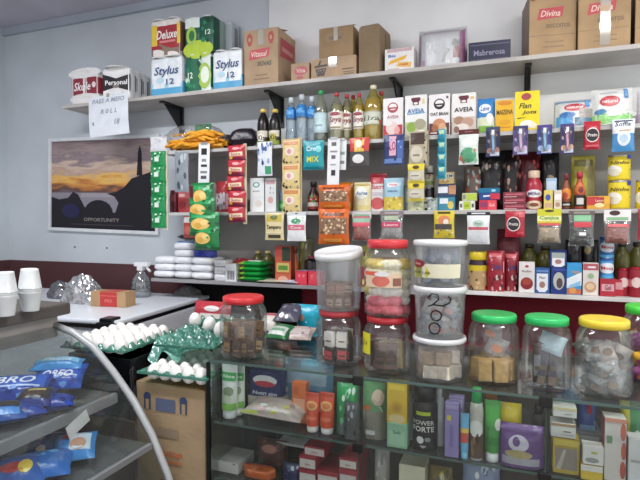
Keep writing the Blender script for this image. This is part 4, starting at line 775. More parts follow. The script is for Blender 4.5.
ct('barcode_pack', 'white pack showing a black barcode beside the green packets', 225, 236, 264, '#e2e4e6', [('r', .2 + .085 * k, .12, .2 + .085 * k + [.03, .05, .02][k % 3], .62, '#33333a') for k in range(8)], .012, .05, ZD)
for k in range(4):
    lay('green pasta packet, %s of four stacked beside the barcode pack' % ords[k if k < 3 else 4], 237, 264, 270, .034, '#1f9a44', [('r', .0, .0, .22, 1, '#a9c83a'), ('r', .3, .2, .8, .5, '#e2ecdc'), ('r', .84, .0, 1, 1, '#14702c'), ('r', .3, .6, .8, .8, '#5ac06a')], .12, .012, k * .027 + .001, 'pasta_packet', 'pasta packet', 'green pasta packets', rnd.uniform(-.04, .04))
lay('red crumpled snack bag behind the barcode pack', 229, 245, 258, .06, '#b83844', [('n', 8, .1, .1, .9, .9, ['#d8707a', '#8a2430', '#e0c0c0'], .1, 2)], .10, .11, .03, 'snack_bag', rx=.5)
lay('red snack bag behind the stacked green packets', 244, 258, 256, .06, '#a8303e', [('n', 8, .1, .1, .9, .9, ['#d8707a', '#702028'], .1, 3)], .10, .13, .03, 'snack_bag', rx=.5)
for k, (u, lab) in enumerate(((255, 'olive oil bottle with beige cap behind the green packets, on the poster side'), (265, 'olive oil bottle with beige cap behind the green packets, on the carton side'))):
    bt(lab, u - 6, u + 6, 250, 'oil', M('#5a5428', 'plastic'), M('#d8c48a', 'plastic'), .45, None, .15, ZD)
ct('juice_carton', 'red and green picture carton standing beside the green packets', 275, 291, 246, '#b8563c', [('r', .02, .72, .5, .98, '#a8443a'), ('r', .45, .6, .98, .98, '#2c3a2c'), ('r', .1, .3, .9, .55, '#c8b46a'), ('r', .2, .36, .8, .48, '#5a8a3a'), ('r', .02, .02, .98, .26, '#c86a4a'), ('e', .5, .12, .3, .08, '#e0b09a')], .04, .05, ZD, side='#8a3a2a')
bt('orange juice bottle beside the red and green picture carton', 289, 297, 246, 'sauce', M('#b8602a', 'plastic'), M('#7a3a20', 'plastic'), .6, None, .09, ZD)
lay('flat cream paper packet lying at the shelf edge', 257, 284, 280, .018, '#c8c4ae', [('r', .2, .3, .8, .7, '#dcd8c8')], .09, .008, .001, 'paper_packet', rz=.15)
lay('flat navy and white packet beside the small red boxes', 280, 298, 280, .02, '#c4c8d4', [('n', 7, .1, .1, .9, .9, ['#2a3a6a', '#3a4a80', '#e4e6ee'], .12, 2)], .09, .008, .001, 'paper_packet', rz=-.1)
for k, (u0, u1, lab) in enumerate(((295, 307, 'small red box with lilac top, nearer the navy and white packet'), (308, 320, 'small red box with lilac top, nearer the white-lidded tub'))):
    ct('small_red_box', lab, u0, u1, 271, '#d0384a', [('r', .08, .1, .92, .9, '#dc4656'), ('n', 4, .2, .3, .8, .7, ['#e88a94'], .08, k)], .014, .07, ZD, top='#8a86a8', cat='box')
bt('dark round bottle with dull red cap behind the small red boxes', 302, 316, 255, 'shampoo', M('#2a2024', 'plastic'), M('#a8404a', 'plastic'), .45, None, .10, ZD)
pc('snack_bag', 'olive green crumpled packet standing at the back above the red boxes', 297, 311, 238, '#6a6a3c', [('n', 8, .1, .1, .9, .9, ['#8a4a3a', '#9a9a5a', '#b8b4a0'], .1, 6)], .13, .05, ZD)
pc('snack_bag', 'olive and red packet behind the jars, next to the marshmallow jar', 356, 369, 246, '#8a8a3a', [('r', .0, .02, 1, .5, '#8a2c34'), ('n', 8, .1, .05, .9, .9, ['#c8c46a', '#e0d8c8', '#5a1c24'], .1, 6)], .05, .05, ZD)
# right of the tubs
x, Y, z, w, h = on(ZD, 468, 487, 252, .02); R = w / 2
def powder_jar(lab, x, y, z, R, h, body, lid, pr):
    o = empty('drink_mix_jar', (x, y, z)); m = MB(); hb_ = h * .8
    m.lathe([(R * .92, 0), (R, .006), (R, hb_ * .86), (R * .84, hb_), (R * .84, hb_ * 1.02)], M(body, 'plastic'), 20); prints(m, cyl_map(R, 0, hb_ * .86), pr, True); m.build('jar_body', o)
    MB().lathe([(R * .92, h * .8), (R * .95, h * .81), (R * .95, h * .98), (R * .86, h)], M(lid, 'plastic'), 20).build('lid', o)
    return tag(o, lab, 'jar')
powder_jar('dark chocolate powder jar with yellow lid beside the grey tub', x, Y + R, ZD, R, h, '#3a2430', '#dcc22a', [('r', 0, .78, 1, .98, '#d8c030'), ('r', .04, .12, .96, .78, '#b89a70'), ('n', 14, .08, .15, .92, .75, ['#6a3a2c', '#d8b88a', '#c83a3a', '#3a2a24'], .08, 4), ('r', .0, .0, 1, .1, '#2a2050')])
def bag4(lab, u0, u1, v, base, pr, dy=.02, d=.06, zoff=0, **k): return pc(k.pop('name', 'food_pouch'), lab, u0, u1, v, base, pr, dy, d, ZD + zoff, k.pop('cat', 'pouch'), **k)
CH = [('p', [(.3, .55), (.95, .5), (.95, .75), (.25, .8)], '#dfe0e8'), ('i', .6, .64, .12, 'Choko', '#3a4a8a', .5), ('n', 14, .05, .04, .95, .42, ['#6a3034', '#c8a09a', '#3a1c20', '#e0d0c8'], .07, 3), ('r', .1, .86, .8, .95, '#d06a70')]
bag4('red chocolate powder bag with white flash, in front of its twin', 487, 505, 251, '#a02838', CH, .015, .06)
bag4('red chocolate powder bag half hidden behind its twin', 504, 519, 252, '#8f2434', CH, .05, .05)
DZ = .013
bag4('deep maroon packet standing at the back behind the red chocolate bags', 497, 521, 229, '#6a1c28', [('r', .1, .3, .9, .6, '#8a3a40')], .15, .05)
ct('dessert_box', 'white dessert box with dark red bowl picture', 519, 535, 262, '#e2dedc', [('e', .5, .3, .4, .2, '#8a2c34'), ('e', .5, .36, .3, .1, '#a8483a'), ('t', .5, .7, .07, 'Pudim', '#7a6a64', .6), ('e', .5, .86, .12, .04, '#b83a44')], .02, .04, ZD, zoff=DZ, side='#8a2c34')
BL = [('p', [(.12, .16), (.3, .05), (.7, .05), (.88, .16), (.88, .78), (.12, .78)], '#e6e8ec'), ('e', .5, .34, .2, .13, '#a87a74'), ('t', .5, .62, .09, 'Flan', '#5a6a5a', .4), ('r', .1, .84, .9, .92, '#6a8ac0')]
ct('dessert_box', 'blue and white dessert box standing alone beside the stacked pair', 535, 550, 268, '#2f5c9a', BL, .02, .04, ZD, zoff=DZ)
_, zz = ct('dessert_box', 'navy and grey dessert box, lower of the stacked pair', 551, 567, 268, '#243a7c', [('e', .5, .5, .36, .34, '#b8bcb4'), ('e', .55, .42, .2, .2, '#5a4a48'), ('r', .1, .9, .9, .98, '#3a5098')], .02, .04, ZD, zoff=DZ)
ct('dessert_box', 'navy and grey dessert box, upper of the stacked pair', 550, 567, 250, '#243a7c', BL[:2] + [('r', .1, .55, .9, .85, '#a4aaa4')], .02, .04, ZD, zoff=zz - ZD + .001)
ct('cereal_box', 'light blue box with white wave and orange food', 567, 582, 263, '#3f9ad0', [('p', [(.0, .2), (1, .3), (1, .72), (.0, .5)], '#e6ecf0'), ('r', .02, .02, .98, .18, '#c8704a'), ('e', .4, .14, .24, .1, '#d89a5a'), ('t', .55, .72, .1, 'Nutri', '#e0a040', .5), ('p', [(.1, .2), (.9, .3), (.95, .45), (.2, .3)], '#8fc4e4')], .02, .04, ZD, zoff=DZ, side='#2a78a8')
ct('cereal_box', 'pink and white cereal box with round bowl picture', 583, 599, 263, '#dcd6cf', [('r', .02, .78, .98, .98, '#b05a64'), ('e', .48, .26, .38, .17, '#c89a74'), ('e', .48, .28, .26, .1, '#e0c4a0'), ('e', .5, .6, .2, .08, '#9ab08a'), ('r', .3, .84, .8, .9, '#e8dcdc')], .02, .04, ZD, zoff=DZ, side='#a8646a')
x, Y, z, w, h = on(ZD + DZ, 600, 615, 278, .03); zb = ZD + DZ
lay_ = []
R = w / 2; H2 = (PY(607, 243, Y).z - zb - .046) / 2
_r = []
_, zz = ct('small_red_box', 'small red box beneath the two blue tins', 600, 616, 279, '#b03040', [('r', .1, .3, .9, .7, '#d8a8ac'), ('t', .5, .5, .3, 'Gel', '#8a2430', .4)], .02, .06, ZD, zoff=DZ)
CAN = [('e', .5, .5, .46, .26, '#e6eaf0'), ('t', .5, .5, .16, 'Moca', '#b83a44', .6), ('r', .0, .86, 1, 1, '#2a5a9a'), ('r', .0, .0, 1, .12, '#5ab0e0')]
can('condensed_milk_tin', 'light blue tin with white oval label, lower of two stacked', x, Y + .03, zz + .001, R * .93, H2 - .003, '#4a9ad4', CAN)
can('condensed_milk_tin', 'blue tin with white oval label, upper of two stacked', x, Y + .03, zz + H2 + .001, R * .93, H2 - .003, '#3a78b8', CAN)
ct('small_red_box', 'red and pale box lying between the blue tins and red tins', 614, 624, 280, '#b8303e', [('r', .1, .4, .95, .85, '#d8a0a4')], .05, .05, ZD, zoff=DZ)
for k, (u0, u1, v, dy, lab) in enumerate(((618, 631, 269, .05, 'dark red squat tin nearer the blue tins'), (630, 644, 268, .03, 'dark red squat tin at the frame edge'))):
    x, Y, z, w, h = on(ZD + DZ, u0, u1, v, dy)
    can('red_tin', lab, x, Y + w / 2, ZD + DZ, w / 2, h, '#94202e', [('r', .0, .35, 1, .6, '#c86a70'), ('e', .5, .5, .24, .18, '#e0c8c4')], None, '#b0303a')
# oil bottles and a black pan at the back under the hanging bags
for k, (u, v, lab) in enumerate(((530, 238, 'olive oil bottle at the back above the white dessert box'), (546, 240, 'olive oil bottle at the back above the blue dessert boxes'), (624, 236, 'olive oil bottle at the back above the first red tin'), (639, 236, 'olive oil bottle at the back by the frame edge'))):
    bt(lab, u - 9, u + 9, v + 5, 'water', M('#5c5a24', 'plastic'), M('#3a3620', 'plastic'), .5, None, .15, ZD + DZ)
for u0, u1, lab, c in ((566, 584, 'black bag standing at the back behind the light blue box', 4), (583, 600, 'black bag with tan badge standing behind the pink cereal box', 6)):
    pc('dark_bag', lab, u0, u1, 240, '#141216', [('e', .3, .8, .2, .08, '#8a7a4a' if c == 6 else '#2a2630'), ('n', 4, .1, .1, .9, .7, ['#2a282e'], .06, c)], .14, .06, ZD + DZ)
# ================================================================== glass showcase
GL = CLEAR('#edf2f0', .025, .045, .03); EDGE = M('#4a5e58', 'plastic'); BLK = M('#141416', 'plastic'); X0 = PY(209, 362, CF).x; X1 = 1.35
o = empty('glass_showcase', ((X0 + X1) / 2, (CF + CB) / 2, 0)); ox, oy = (X0 + X1) / 2, (CF + CB) / 2
def cb(name, x0, x1, y0, y1, z0, z1, mat, bev=0, extra=None):
    m = MB(); m.box(x0 - ox, x1 - ox, y0 - oy, y1 - oy, z0, z1, mat, bev)
    if extra: m.box(x0 - ox, x1 - ox, y0 - oy - .0015, y0 - oy - .0002, z0, z1, extra)
    return m.build(name, o)
cb('glass_top', X0, X1, CF, CB, CT - .008, CT, GL, 0, EDGE)
cb('glass_shelf', X0 + .012, X1, CF + .012, CB - .02, CM - .007, CM, GL, 0, EDGE)
cb('glass_shelf', X0 + .012, X1, CF + .012, CB - .02, CL - .007, CL, GL, 0, EDGE)
sx = [X0 + .004, PY(358, 410, CF).x, PY(546, 430, CF).x, X1]
for a, b in zip(sx, sx[1:]): cb('front_pane', a + .002, b - .002, CF + .001, CF + .006, .5, CT - .010, CLEAR('#f6f9f8', .01, .02, .03))
cb('end_pane', X0, X0 + .006, CF + .008, CB - .02, .5, CT - .010, GL)
cb('corner_post', X0 - .012, X0 - .001, CF, CF + .014, .45, CT - .012, BLK)
cb('back_panel', X0, X1, CB - .015, CB, .46, CT - .012, M('#4a423c', 'wood'))
cb('base_cabinet', X0, X1, CF - .004, CB, 0, .50, M('#3a2f28', 'wood'), .003)
for u in (358, 546):
    x = PY(u, 400, CF).x
    for z in (CT - .012, CM - .004): 
        cb('clip', x - .017, x + .017, CF - .006, CF + .0006, z - .017, z + .014, BLK, .003)
for x in sx[1:3]: cb('pane_joint', x - .0015, x + .0015, CF + .0005, CF + .007, .5, CT - .03, M('#3d4a46', 'plastic'))
tag(o, 'glass shop counter showcase with jars on top and toiletries inside', 'showcase')

# ------------------------------------------------------------------ jars and tubs
PET = CLEAR('#f8faf8', .035, .06, .08); TUB = CLEAR('#f2f4f5', .12, .06, .14)
def seat(u0, u1, vt, vb, zb):
    um = (u0 + u1) / 2; yf = PZ(um, vb, zb).y; w = PY(u1, vb, yf).x - PY(u0, vb, yf).x; Yc = yf + w / 2
    w = PY(u1, (vt + vb) / 2, Yc).x - PY(u0, (vt + vb) / 2, Yc).x; x = (PY(u1, vb, Yc).x + PY(u0, vb, Yc).x) / 2
    return x, Yc, w / 2 * .985, PY(um, vt + .5, Yc + w * .42).z - zb
def jar(lab, x, y, z, R, H, lid, kind='jar', LT=(0, 0, 0)):
    o = empty('candy_jar' if kind == 'jar' else 'candy_tub', (x, y, z)); m = MB()
    if kind == 'jar':
        m.lathe([(.001, .004), (R * .84, .0), (R * .97, H * .03), (R, H * .08), (R, H * .68), (R * .96, H * .78), (R * .85, H * .855), (R * .80, H * .875), (R * .80, H * .94)], PET, 28, cap=False); m.build('jar_body', o)
        l = MB(); l.lathe([(R * .84, H * .892), (R * .87, H * .897), (R * .87, H * .98), (R * .82, H), (R * .7, H * .995), (.001, H * .99)], M(lid, 'plastic'), 28); l.build('lid', o)
    else:
        m.lathe([(.001, .003), (R * .88, 0), (R * .90, H * .02), (R * .97, H * .88), (R * .97, H * .93)], TUB, 28, cap=False); m.build('tub_body', o)
        l = MB(); lm = CLEAR('#f2f4f5', .72, .08, .2)
        t_ = -H * .9; l.lathe([(R * .97, H * .88 + t_), (R * 1.02, H * .89 + t_), (R * 1.03, H * .95 + t_), (R * 1.0, H + t_), (R * .93, H + t_), (R * .90, H * .975 + t_), (.001, H * .97 + t_)], lm, 28); l.build('lid', o, (0, 0, H * .9), LT)
    return tag(o, lab, 'jar' if kind == 'jar' else 'tub'), m
def fill(x, y, z, R, levels, mk, lab, name, cat, group, sp, dz, n_max=40, tilt=.15, rr=.78, seed=1, zr=(0, 0)):
    """put individual pieces in layers on the floor of a container"""
    r = random.Random(seed); proto = None; k = 0
    for L_ in range(levels):
        pts = []
        n = max(2, int(R * rr / sp) + 1)
        for i in range(-n, n + 1):
            for j in range(-n, n + 1):
                px = (i + .5 * (j % 2)) * sp; py = j * sp * .9
                if math.hypot(px, py) < R * rr: pts.append((px + r.uniform(-.1, .1) * sp, py + r.uniform(-.1, .1) * sp))
        pts.sort(key=lambda p: p[1])
        for px, py in pts:
            if k >= n_max: return
            if proto is None or (k % 3 == 0 and callable(mk)):
                m = MB(); mk(m, r, k); me = m.mesh(name); proto = me
            o = bpy.data.objects.new(name, proto); COL.objects.link(o)
            o.location = (x + px, y + py, z + .004 + L_ * dz); o.rotation_euler = (r.uniform(-tilt, tilt), r.uniform(-tilt, tilt), r.uniform(-.5, .5) if zr == (0, 0) else r.uniform(*zr))
            tag(o, lab, cat, group); k += 1
def mk_bar(w, h, d, cols, band):
    def f(m, r, k):
        m.box(-w / 2, w / 2, -d / 2, d / 2, 0, h, M(r.choice(cols), 'bag'), .003)
        prints(m, lambda u, v, l: ((u - .5) * w, -d / 2 - l, v * h), [('r', .08, .2, .92, .75, r.choice(band)), ('r', .2, .35, .8, .45, r.choice(cols))])
    return f
def mk_block(s, h, c):
    def f(m, r, k): m.box(-s / 2, s / 2, -s / 2, s / 2, 0, h, M(r.choice(c), 'food'), .004)
    return f
def mk_pill(w, h, d, cols, clear=False):
    def f(m, r, k): pillow(m, w * r.uniform(.85, 1.1), h * r.uniform(.9, 1.1), d, CLEAR('#e9ecee', .25, .12, .1, .6) if clear and r.random() < .5 else M(r.choice(cols), 'bag'), [('e', .5, .5, .3, .2, r.choice(cols))], 'both', nu=6, nv=8)
    return f

x, y, R, H = seat(223, 265, 292, 362, CT); J1 = (x, y, R, H)
jar('clear candy jar with red lid next to the egg trays', x, y, CT, R, H, '#d03438')
fill(x, y, CT + .004, R, 2, mk_bar(.030, .058, .018, ['#6a4630', '#4c3222', '#8a6a44'], ['#a88450', '#3c281c', '#b89a6a']), 'brown wrapped sweet bar in the red-lidded jar by the eggs', 'sweet_bar', 'sweet', 'brown bars in the jar by the eggs', .031, .058, 60, .12, .70, 3)
c = MB(); 
x, y, R, H = seat(317, 361, 305, 368, CT); J2 = (x, y, R, H)
jar('clear red-lidded candy jar under the round white-lidded tub', x, y, CT, R, H, '#b03a40')
fill(x, y, CT + .004, R, 2, mk_bar(.036, .052, .02, ['#3c2c26', '#d8d4d0', '#5a4034'], ['#c84048', '#8a7668', '#d8d0c8', '#4a3024']), 'brown and white wrapped sweet in the jar beneath the tub', 'sweet_bar', 'sweet', 'wrapped sweets in the jar beneath the tub', .036, .050, 60, .16, .64, 4)
x2, y2, R2, H2 = seat(313, 360, 246, 306, CT + H)
jar('round tub with white lid stacked on the red-lidded jar', x, y, CT + H + .001, R * 1.04, PY(337, 250, y).z - CT - H, '#e8e8e8', 'tub', (.16, -.05, 0))
fill(x, y, CT + H + .004, R * .98, 2, mk_bar(.032, .042, .02, ['#8a6a54', '#6f5242'], ['#a87a6a', '#5a4034', '#b8a490']), 'brown paper-wrapped sweet in the white-lidded round tub', 'sweet_bar', 'sweet', 'brown sweets in the round tub', .032, .043, 60, .10, .68, 5)
x, y, R, H = seat(364, 411, 311, 376, CT); HJ = H
JO, _ = jar('clear red-lidded candy jar with yellow label under the marshmallow jar', x, y, CT, R, H, '#b42c34')
fill(x, y, CT + .004, R, 1, mk_bar(.042, .085, .02, ['#4a3026', '#c8b48a', '#5c3c2c'], ['#6a4634', '#d8c89a', '#3c2820']), 'brown and tan wafer bar in the jar under the marshmallows', 'wafer_bar', 'sweet', 'wafer bars in the jar under the marshmallows', .036, .09, 30, .12, .62, 6)
m = MB(); fn = cyl_map(R + .0015, 0, H, PI); prints(m, fn, [('r', .14, .34, .34, .72, '#d2cc2c'), ('i', .24, .55, .1, '2 x', '#4a4420', .1), ('e', .12, .5, .05, .1, '#8a4a4a')], True); m.build('price_sticker', JO)
R3 = R * .98; H3 = PY(390, 240, y).z - CT - H
JO, _ = jar('clear red-lidded jar of marshmallows on top of another jar', x, y, CT + H + .001, R3, H3, '#cf3a40')
def twist(m, r, k):
    cc = ['#f4e484', '#f6efd0', '#f2d878'][r.randrange(3)] if k > 15 else ['#f4eee4', '#f0e8e0', '#f4f0ea'][r.randrange(3)] if k > 8 else ['#e8707e', '#f4ece4', '#ec9aa4'][r.randrange(3)]
    pts = 9
    def fn(u, v):
        a = 2 * PI * u + v * 2.2; e = (1 - abs(2 * v - 1) ** 4) ** .5; q = .0165 * (1 + .16 * math.cos(4 * a)) * max(.05, e)
        return ((v - .5) * .075, q * math.cos(2 * PI * u), .0135 + q * math.sin(2 * PI * u))
    m.sheet(fn, 16, 10, M(cc, 'food'))
fill(x, y, CT + H + .006, R3, 6, twist, 'twisted pastel marshmallow in the upper red-lidded jar', 'marshmallow', 'marshmallow', 'marshmallows in the jar',   .040, .029, 90, .05, .66, 8, (-.35, .35))
m = MB(); prints(m, cyl_map(R3 + .0015, 0, H3, PI), [('r', .24, .40, .76, .58, '#d8c0a4'), ('r', .22, .55, .45, .60, '#d8604a'), ('e', .48, .48, .12, .07, '#c86a5a'), ('r', .64, .42, .75, .52, '#8a5a4a'), ('e', .5, .57, .1, .03, '#d8d8d8')], True)
m.build('picture_label', JO)
# three square-shouldered tubs
x, y, R, H0 = seat(413, 466, 336, 384, CT); z = CT; TB = []
for k, (vt, lab) in enumerate(((335, 'clear white-lidded tub of tan squares, lowest of three stacked'), (285, 'clear white-lidded tub with black scribble, middle of three stacked'), (240, 'clear white-lidded tub with yellow label, topmost of three stacked'))):
    Ht = PY(440, vt, y).z - z; tb_, _ = jar(lab, x, y, z, R, Ht, '#e0e0e0', 'tub'); TB.append((z, Ht, tb_)); z += Ht + .0006
fill(x, y, TB[0][0] + .003, R, 2, mk_block(.042, .040, ['#b89c7c', '#c8b090', '#a88a6c', '#d8ccb8']), 'tan square peanut sweet in the lowest stacked tub', 'peanut_square', 'sweet', 'peanut squares in the lowest tub', .043, .042, 60, .05, .80, 9)
fill(x, y, TB[1][0] + .003, R, 3, mk_pill(.05, .045, .024, ['#b8bcc0', '#8a8e94', '#c89890', '#c8c4bc'], True), 'pale wrapped sweet in the middle scribbled tub', 'wrapped_sweet', 'sweet', 'pale sweets in the middle tub', .036, .028, 70, .5, .74, 10)
fill(x, y, TB[2][0] + .003, R, 3, mk_pill(.05, .045, .024, ['#8e98a6', '#6a7686', '#b4bcc6'], True), 'grey-blue wrapped sweet in the topmost yellow-labelled tub', 'wrapped_sweet', 'sweet', 'grey sweets in the topmost tub', .036, .028, 80, .5, .74, 11)
m = MB(); z, Ht, JO = TB[2]; z = 0; prints(m, cyl_map(R * .95, z, z + Ht, PI, lambda q: R * (.90 + .08 * (q - z) / Ht) + .0015), [('r', .30, .2, .82, .5, '#d6d2b8'), ('p', [(.08, .18), (.36, .18), (.42, .3), (.36, .46), (.2, .56), (.06, .4)], '#c8c43a'), ('e', .22, .5, .13, .09, '#8a2c34'), ('t', .22, .5, .05, 'Vos', '#e8d8c8', .12), ('t', .27, .3, .07, 'POTE 1,00', '#3a3420', .3)], True)
m.build('price_label', JO)
z, Ht, JO = TB[1]; z = 0; m = MB(); fn = cyl_map(R, z, z + Ht, PI, lambda q: R * (.90 + .08 * (q - z) / Ht) + .0025)
sc = [[(.40, .80), (.45, .89), (.52, .88), (.53, .78), (.46, .68), (.40, .64), (.47, .68), (.58, .66), (.66, .72), (.68, .80), (.64, .84)],
      [(.50 + .065 * math.cos(a / 10 * 2 * PI + 1), .47 + .10 * math.sin(a / 10 * 2 * PI + 1)) for a in range(12)], [(.48 + .07 * math.cos(a / 10 * 2 * PI + 1), .22 + .11 * math.sin(a / 10 * 2 * PI + 1)) for a in range(12)]]
for st in sc: m.tube([fn(u, v, 0) for u, v in st], .0022, M('#1c1c20', 'matte'), 6)
m.build('marker_scribble', JO)
for lab, u0, u1, vt, vb, lid, fills in (
    ('clear jar with green lid and tan blocks, nearest the stacked tubs', 467, 520, 309, 387, '#2eb862', 0),
    ('clear jar with green lid and dark sticks, between tan blocks and yellow lid', 520, 572, 312, 393, '#2eb862', 1),
    ('wide clear jar with yellow lid full of clear-wrapped sweets', 573, 633, 314, 400, '#e2c83c', 2),
    ('clear jar with bright green lid behind the yellow-lidded jar', 620, 672, 302, 386, '#4ccf4a', 3)):
    x, y, R, H = seat(u0, u1, vt, vb, CT); jar(lab, x, y, CT, R, H, lid)
    if fills == 0:
        fill(x, y, CT + .004, R, 1, mk_block(.040, .062, ['#c8a468', '#b8935a', '#d0b078']), 'tan peanut block in the green-lidded jar near the tubs', 'peanut_block', 'sweet', 'peanut blocks in the green-lidded jar', .043, .06, 14, .04, .63, 12)
        fill(x, y, CT + .072, R, 2, mk_pill(.06, .055, .03, ['#d8dcdc', '#d8885a', '#e4e6e6', '#4a9a6a'], True), 'pale wrapped sweet above the tan blocks in the jar', 'wrapped_sweet', 'sweet', 'wrapped sweets above the tan blocks', .042, .05, 14, .5, .55, 13)
    elif fills == 1:
        fill(x, y, CT + .006, R, 1, mk_bar(.022, .125, .014, ['#4a3a30', '#2c2a3a', '#6a5a48', '#b0b4bc'], ['#8a8a92', '#3a3a4a', '#a89a7a']), 'long dark wafer stick leaning in the green-lidded jar', 'wafer_stick', 'sweet', 'wafer sticks in the green-lidded jar', .026, .06, 30, .30, .62, 14)
        fill(x, y - R * .2, CT + .10, R, 1, mk_pill(.07, .06, .02, ['#a4bcc8', '#c8d8dc', '#3a5a7a']), 'pale blue packet above the wafer sticks in the jar', 'wrapped_sweet', 'sweet', 'pale blue packets in the jar', .05, .05, 4, .4, .4, 15)
    elif fills == 2:
        fill(x, y, CT + .004, R, 3, mk_pill(.052, .050, .03, ['#8a7a6c', '#a89c90', '#6a4c38', '#b8b0a8', '#74604e'], True), 'clear-wrapped brown and white sweet in the yellow-lidded jar', 'wrapped_sweet', 'sweet', 'sweets in the yellow-lidded jar', .034, .044, 90, .6, .52, 16)
    else:
        fill(x, y, CT + .004, R, 3, mk_pill(.05, .05, .028, ['#a84a7a', '#c8683a', '#d8a83a', '#7a3a6a', '#c8c4a0'], False), 'colourful wrapped sweet in the jar at the frame edge', 'wrapped_sweet', 'sweet', 'colourful sweets in the rear jar', .040, .045, 80, .5, .78, 17)
# bags lying on the rear of the counter
def rear(lab, u0, u1, v, vb, base, pr, dep=.10, th=.05, rz=0, rx=.3, Y=1.93, name='food_bag', zoff=0):
    x, w, h = pos(u0, u1, v, Y, CT)
    return lying(name, lab, 'bag', x, Y - dep * .4, CT + zoff, w, dep, th, base, pr, None, rz, 'bag', rx)
rear('white and red striped bag just right of the first red-lidded jar', 262, 280, 318, 345, '#d8d0c8', [('r', .0, .6, 1, .95, '#b84048'), ('r', .1, .7, .9, .76, '#e0c0c0')], .11, .06, .1, .45)
rear('green bag with white panel lying on the rear of the counter', 268, 291, 330, 345, '#2f7a48', [('r', .12, .1, .9, .55, '#c8d4c8'), ('r', .2, .25, .8, .4, '#7aa888')], .10, .045, -.1, .35, 1.84)
rear('grey and navy bag heaped behind the green bag', 278, 302, 315, 332, '#4a4a5a', [('n', 8, .1, .1, .9, .9, ['#8a8a9a', '#d8d8dc', '#2a2c3c'], .1, 3)], .13, .05, .05, .4, 1.96, zoff=.045)
rear('pinkish white bean bag lying beside the green bag', 289, 314, 331, 344, '#c8b4ac', [('r', .1, .2, .9, .5, '#d8ccc8'), ('n', 10, .1, .1, .9, .9, ['#a88880', '#e0d8d4'], .06, 2)], .10, .04, .12, .3, 1.86)
x, w, h = pos(296, 321, 305, 1.99, CT)
pouch('food_bag', 'bright turquoise bag with white patch standing beside the stacked tub', 'bag', x, 1.97, CT + .001, w, h, .06, '#1f9fb8', [('p', [(.1, .3), (.5, .45), (.45, .85), (.12, .9)], '#dfe8ec'), ('e', .3, .6, .12, .12, '#a88a7a'), ('r', .5, .1, .95, .3, '#157a94')])
x, w, h = pos(193, 229, 304, 1.97, CT)
carton('cardboard_box', 'brown carton behind the egg trays carrying the red and white bag', 'box', x - .01, 1.87, 0, .24, CT, .18, '#8a7456', [('r', .1, .8, .9, .9, '#6f5a40')], None, 0, 'card')
pouch('food_bag', 'red and white bag slumped behind the green egg tray', 'bag', x, 1.93, CT + .002, w, h, .08, '#b03440', [('r', .3, .1, 1, .5, '#d8d0cc'), ('p', [(.1, .1), (.9, .4), (.9, .5), (.1, .25)], '#c8505a'), ('e', .6, .7, .2, .12, '#d8d4d0')], tilt=-.2)

# ================================================================== goods inside the showcase
def ins(u0, u1, v, dy=.03, zb=CM):
    Y = CF + dy; x, w, h = pos(u0, u1, v, Y, zb); return x, Y, zb + .001, w, h
def ic(name, lab, u0, u1, v, base, pr, dy=.03, d=.05, zb=CM, cat='box', rot=0, side=None, top=None):
    x, Y, z, w, h = ins(u0, u1, v, dy, zb); carton(name, lab, cat, x, Y, z, w, h, d, base, pr, None, rot, 'paper', side, (), top); return z + h
def ip(name, lab, u0, u1, v, base, pr, dy=.03, d=.04, zb=CM, cat='bag', rot=0, tilt=0):
    x, Y, z, w, h = ins(u0, u1, v, dy, zb); pouch(name, lab, cat, x, Y, z, w, h, d, base, pr, None, rot, 'bag', 'top', None, tilt); return z + h
def it(lab, u0, u1, v, base, cap, pr, dy=.03, rot=0, name='cream_tube'):
    x, Y, z, w, h = ins(u0, u1, v, dy); cos_tube(name, lab, 'tube', x, Y, z, w, h, base, cap, pr, None, rot)
def ib(lab, u0, u1, v, shape, body, cap, capr, labl, dy=.03, caph=None, name='bottle', zb=CM):
    x, Y, z, w, h = ins(u0, u1, v, dy, zb); bottle(name, lab, 'bottle', x, Y + w / 2, z, w / 2, h, shape, body, cap, capr, labl, None, None, caph)
TG = [('r', .1, .62, .9, .8, '#4aa85a'), ('t', .5, .72, .07, 'Aloe', '#e8f0e4', .6), ('e', .55, .4, .24, .1, '#8a9a7a'), ('e', .4, .25, .3, .08, '#c8d8b8'), ('r', .0, .0, 1, .15, '#8ac45a')]
it('white and green cream tube in front, at the showcase left end', 217, 233, 365, '#e4e8e2', '#e8ecea', TG)
it('white and green cream tube tucked behind its twin', 227, 241, 366, '#dce4da', '#e2e6e2', TG, .07)
ic('navy_carton', 'navy carton with red and white oval logo', 250, 280, 372, '#23295c', [('e', .5, .66, .4, .2, '#d8d8dc'), ('e', .5, .52, .34, .12, '#b83440'), ('t', .5, .16, .14, 'Nutri sim', '#d8dcec', .8)], .13, .05, CM + .062)
ic('white_carton', 'plain pale carton under the navy carton', 248, 282, 398, '#b8b0a4', [('r', .1, .3, .9, .5, '#a09688')], .125, .06)
ip('blue_pack', 'light blue plastic pack sloping behind the orange tubes', 279, 329, 364, '#7fb4d8', [('r', .1, .5, .9, .9, '#b8d4e8'), ('r', .5, .1, .95, .4, '#3a78b8'), ('p', [(.1, .3), (.6, .6), (.65, .66), (.1, .4)], '#e8eef4')], .19, .06, tilt=-.15)
ic('orange_packet', 'orange upright packet with pale flap beside the orange tubes', 292, 306, 383, '#d8703a', [('r', .1, .1, .9, .6, '#e0a080'), ('r', .1, .7, .5, .9, '#c05a28')], .10, .03, CM, 'packet')
for k, (u0, u1, lab) in enumerate(((303, 317, 'orange tube with white cap, nearer the orange packet'), (317, 332, 'orange tube with white cap, nearer the green bag'))):
    it(lab, u0, u1, 395, '#d8502c', '#e8e2de', [('e', .5, .62, .3, .14, '#e8b070'), ('e', .5, .62, .2, .08, '#d87a4a'), ('r', .2, .2, .8, .3, '#e87a5a'), ('r', .1, .9, .9, .97, '#b84024')])
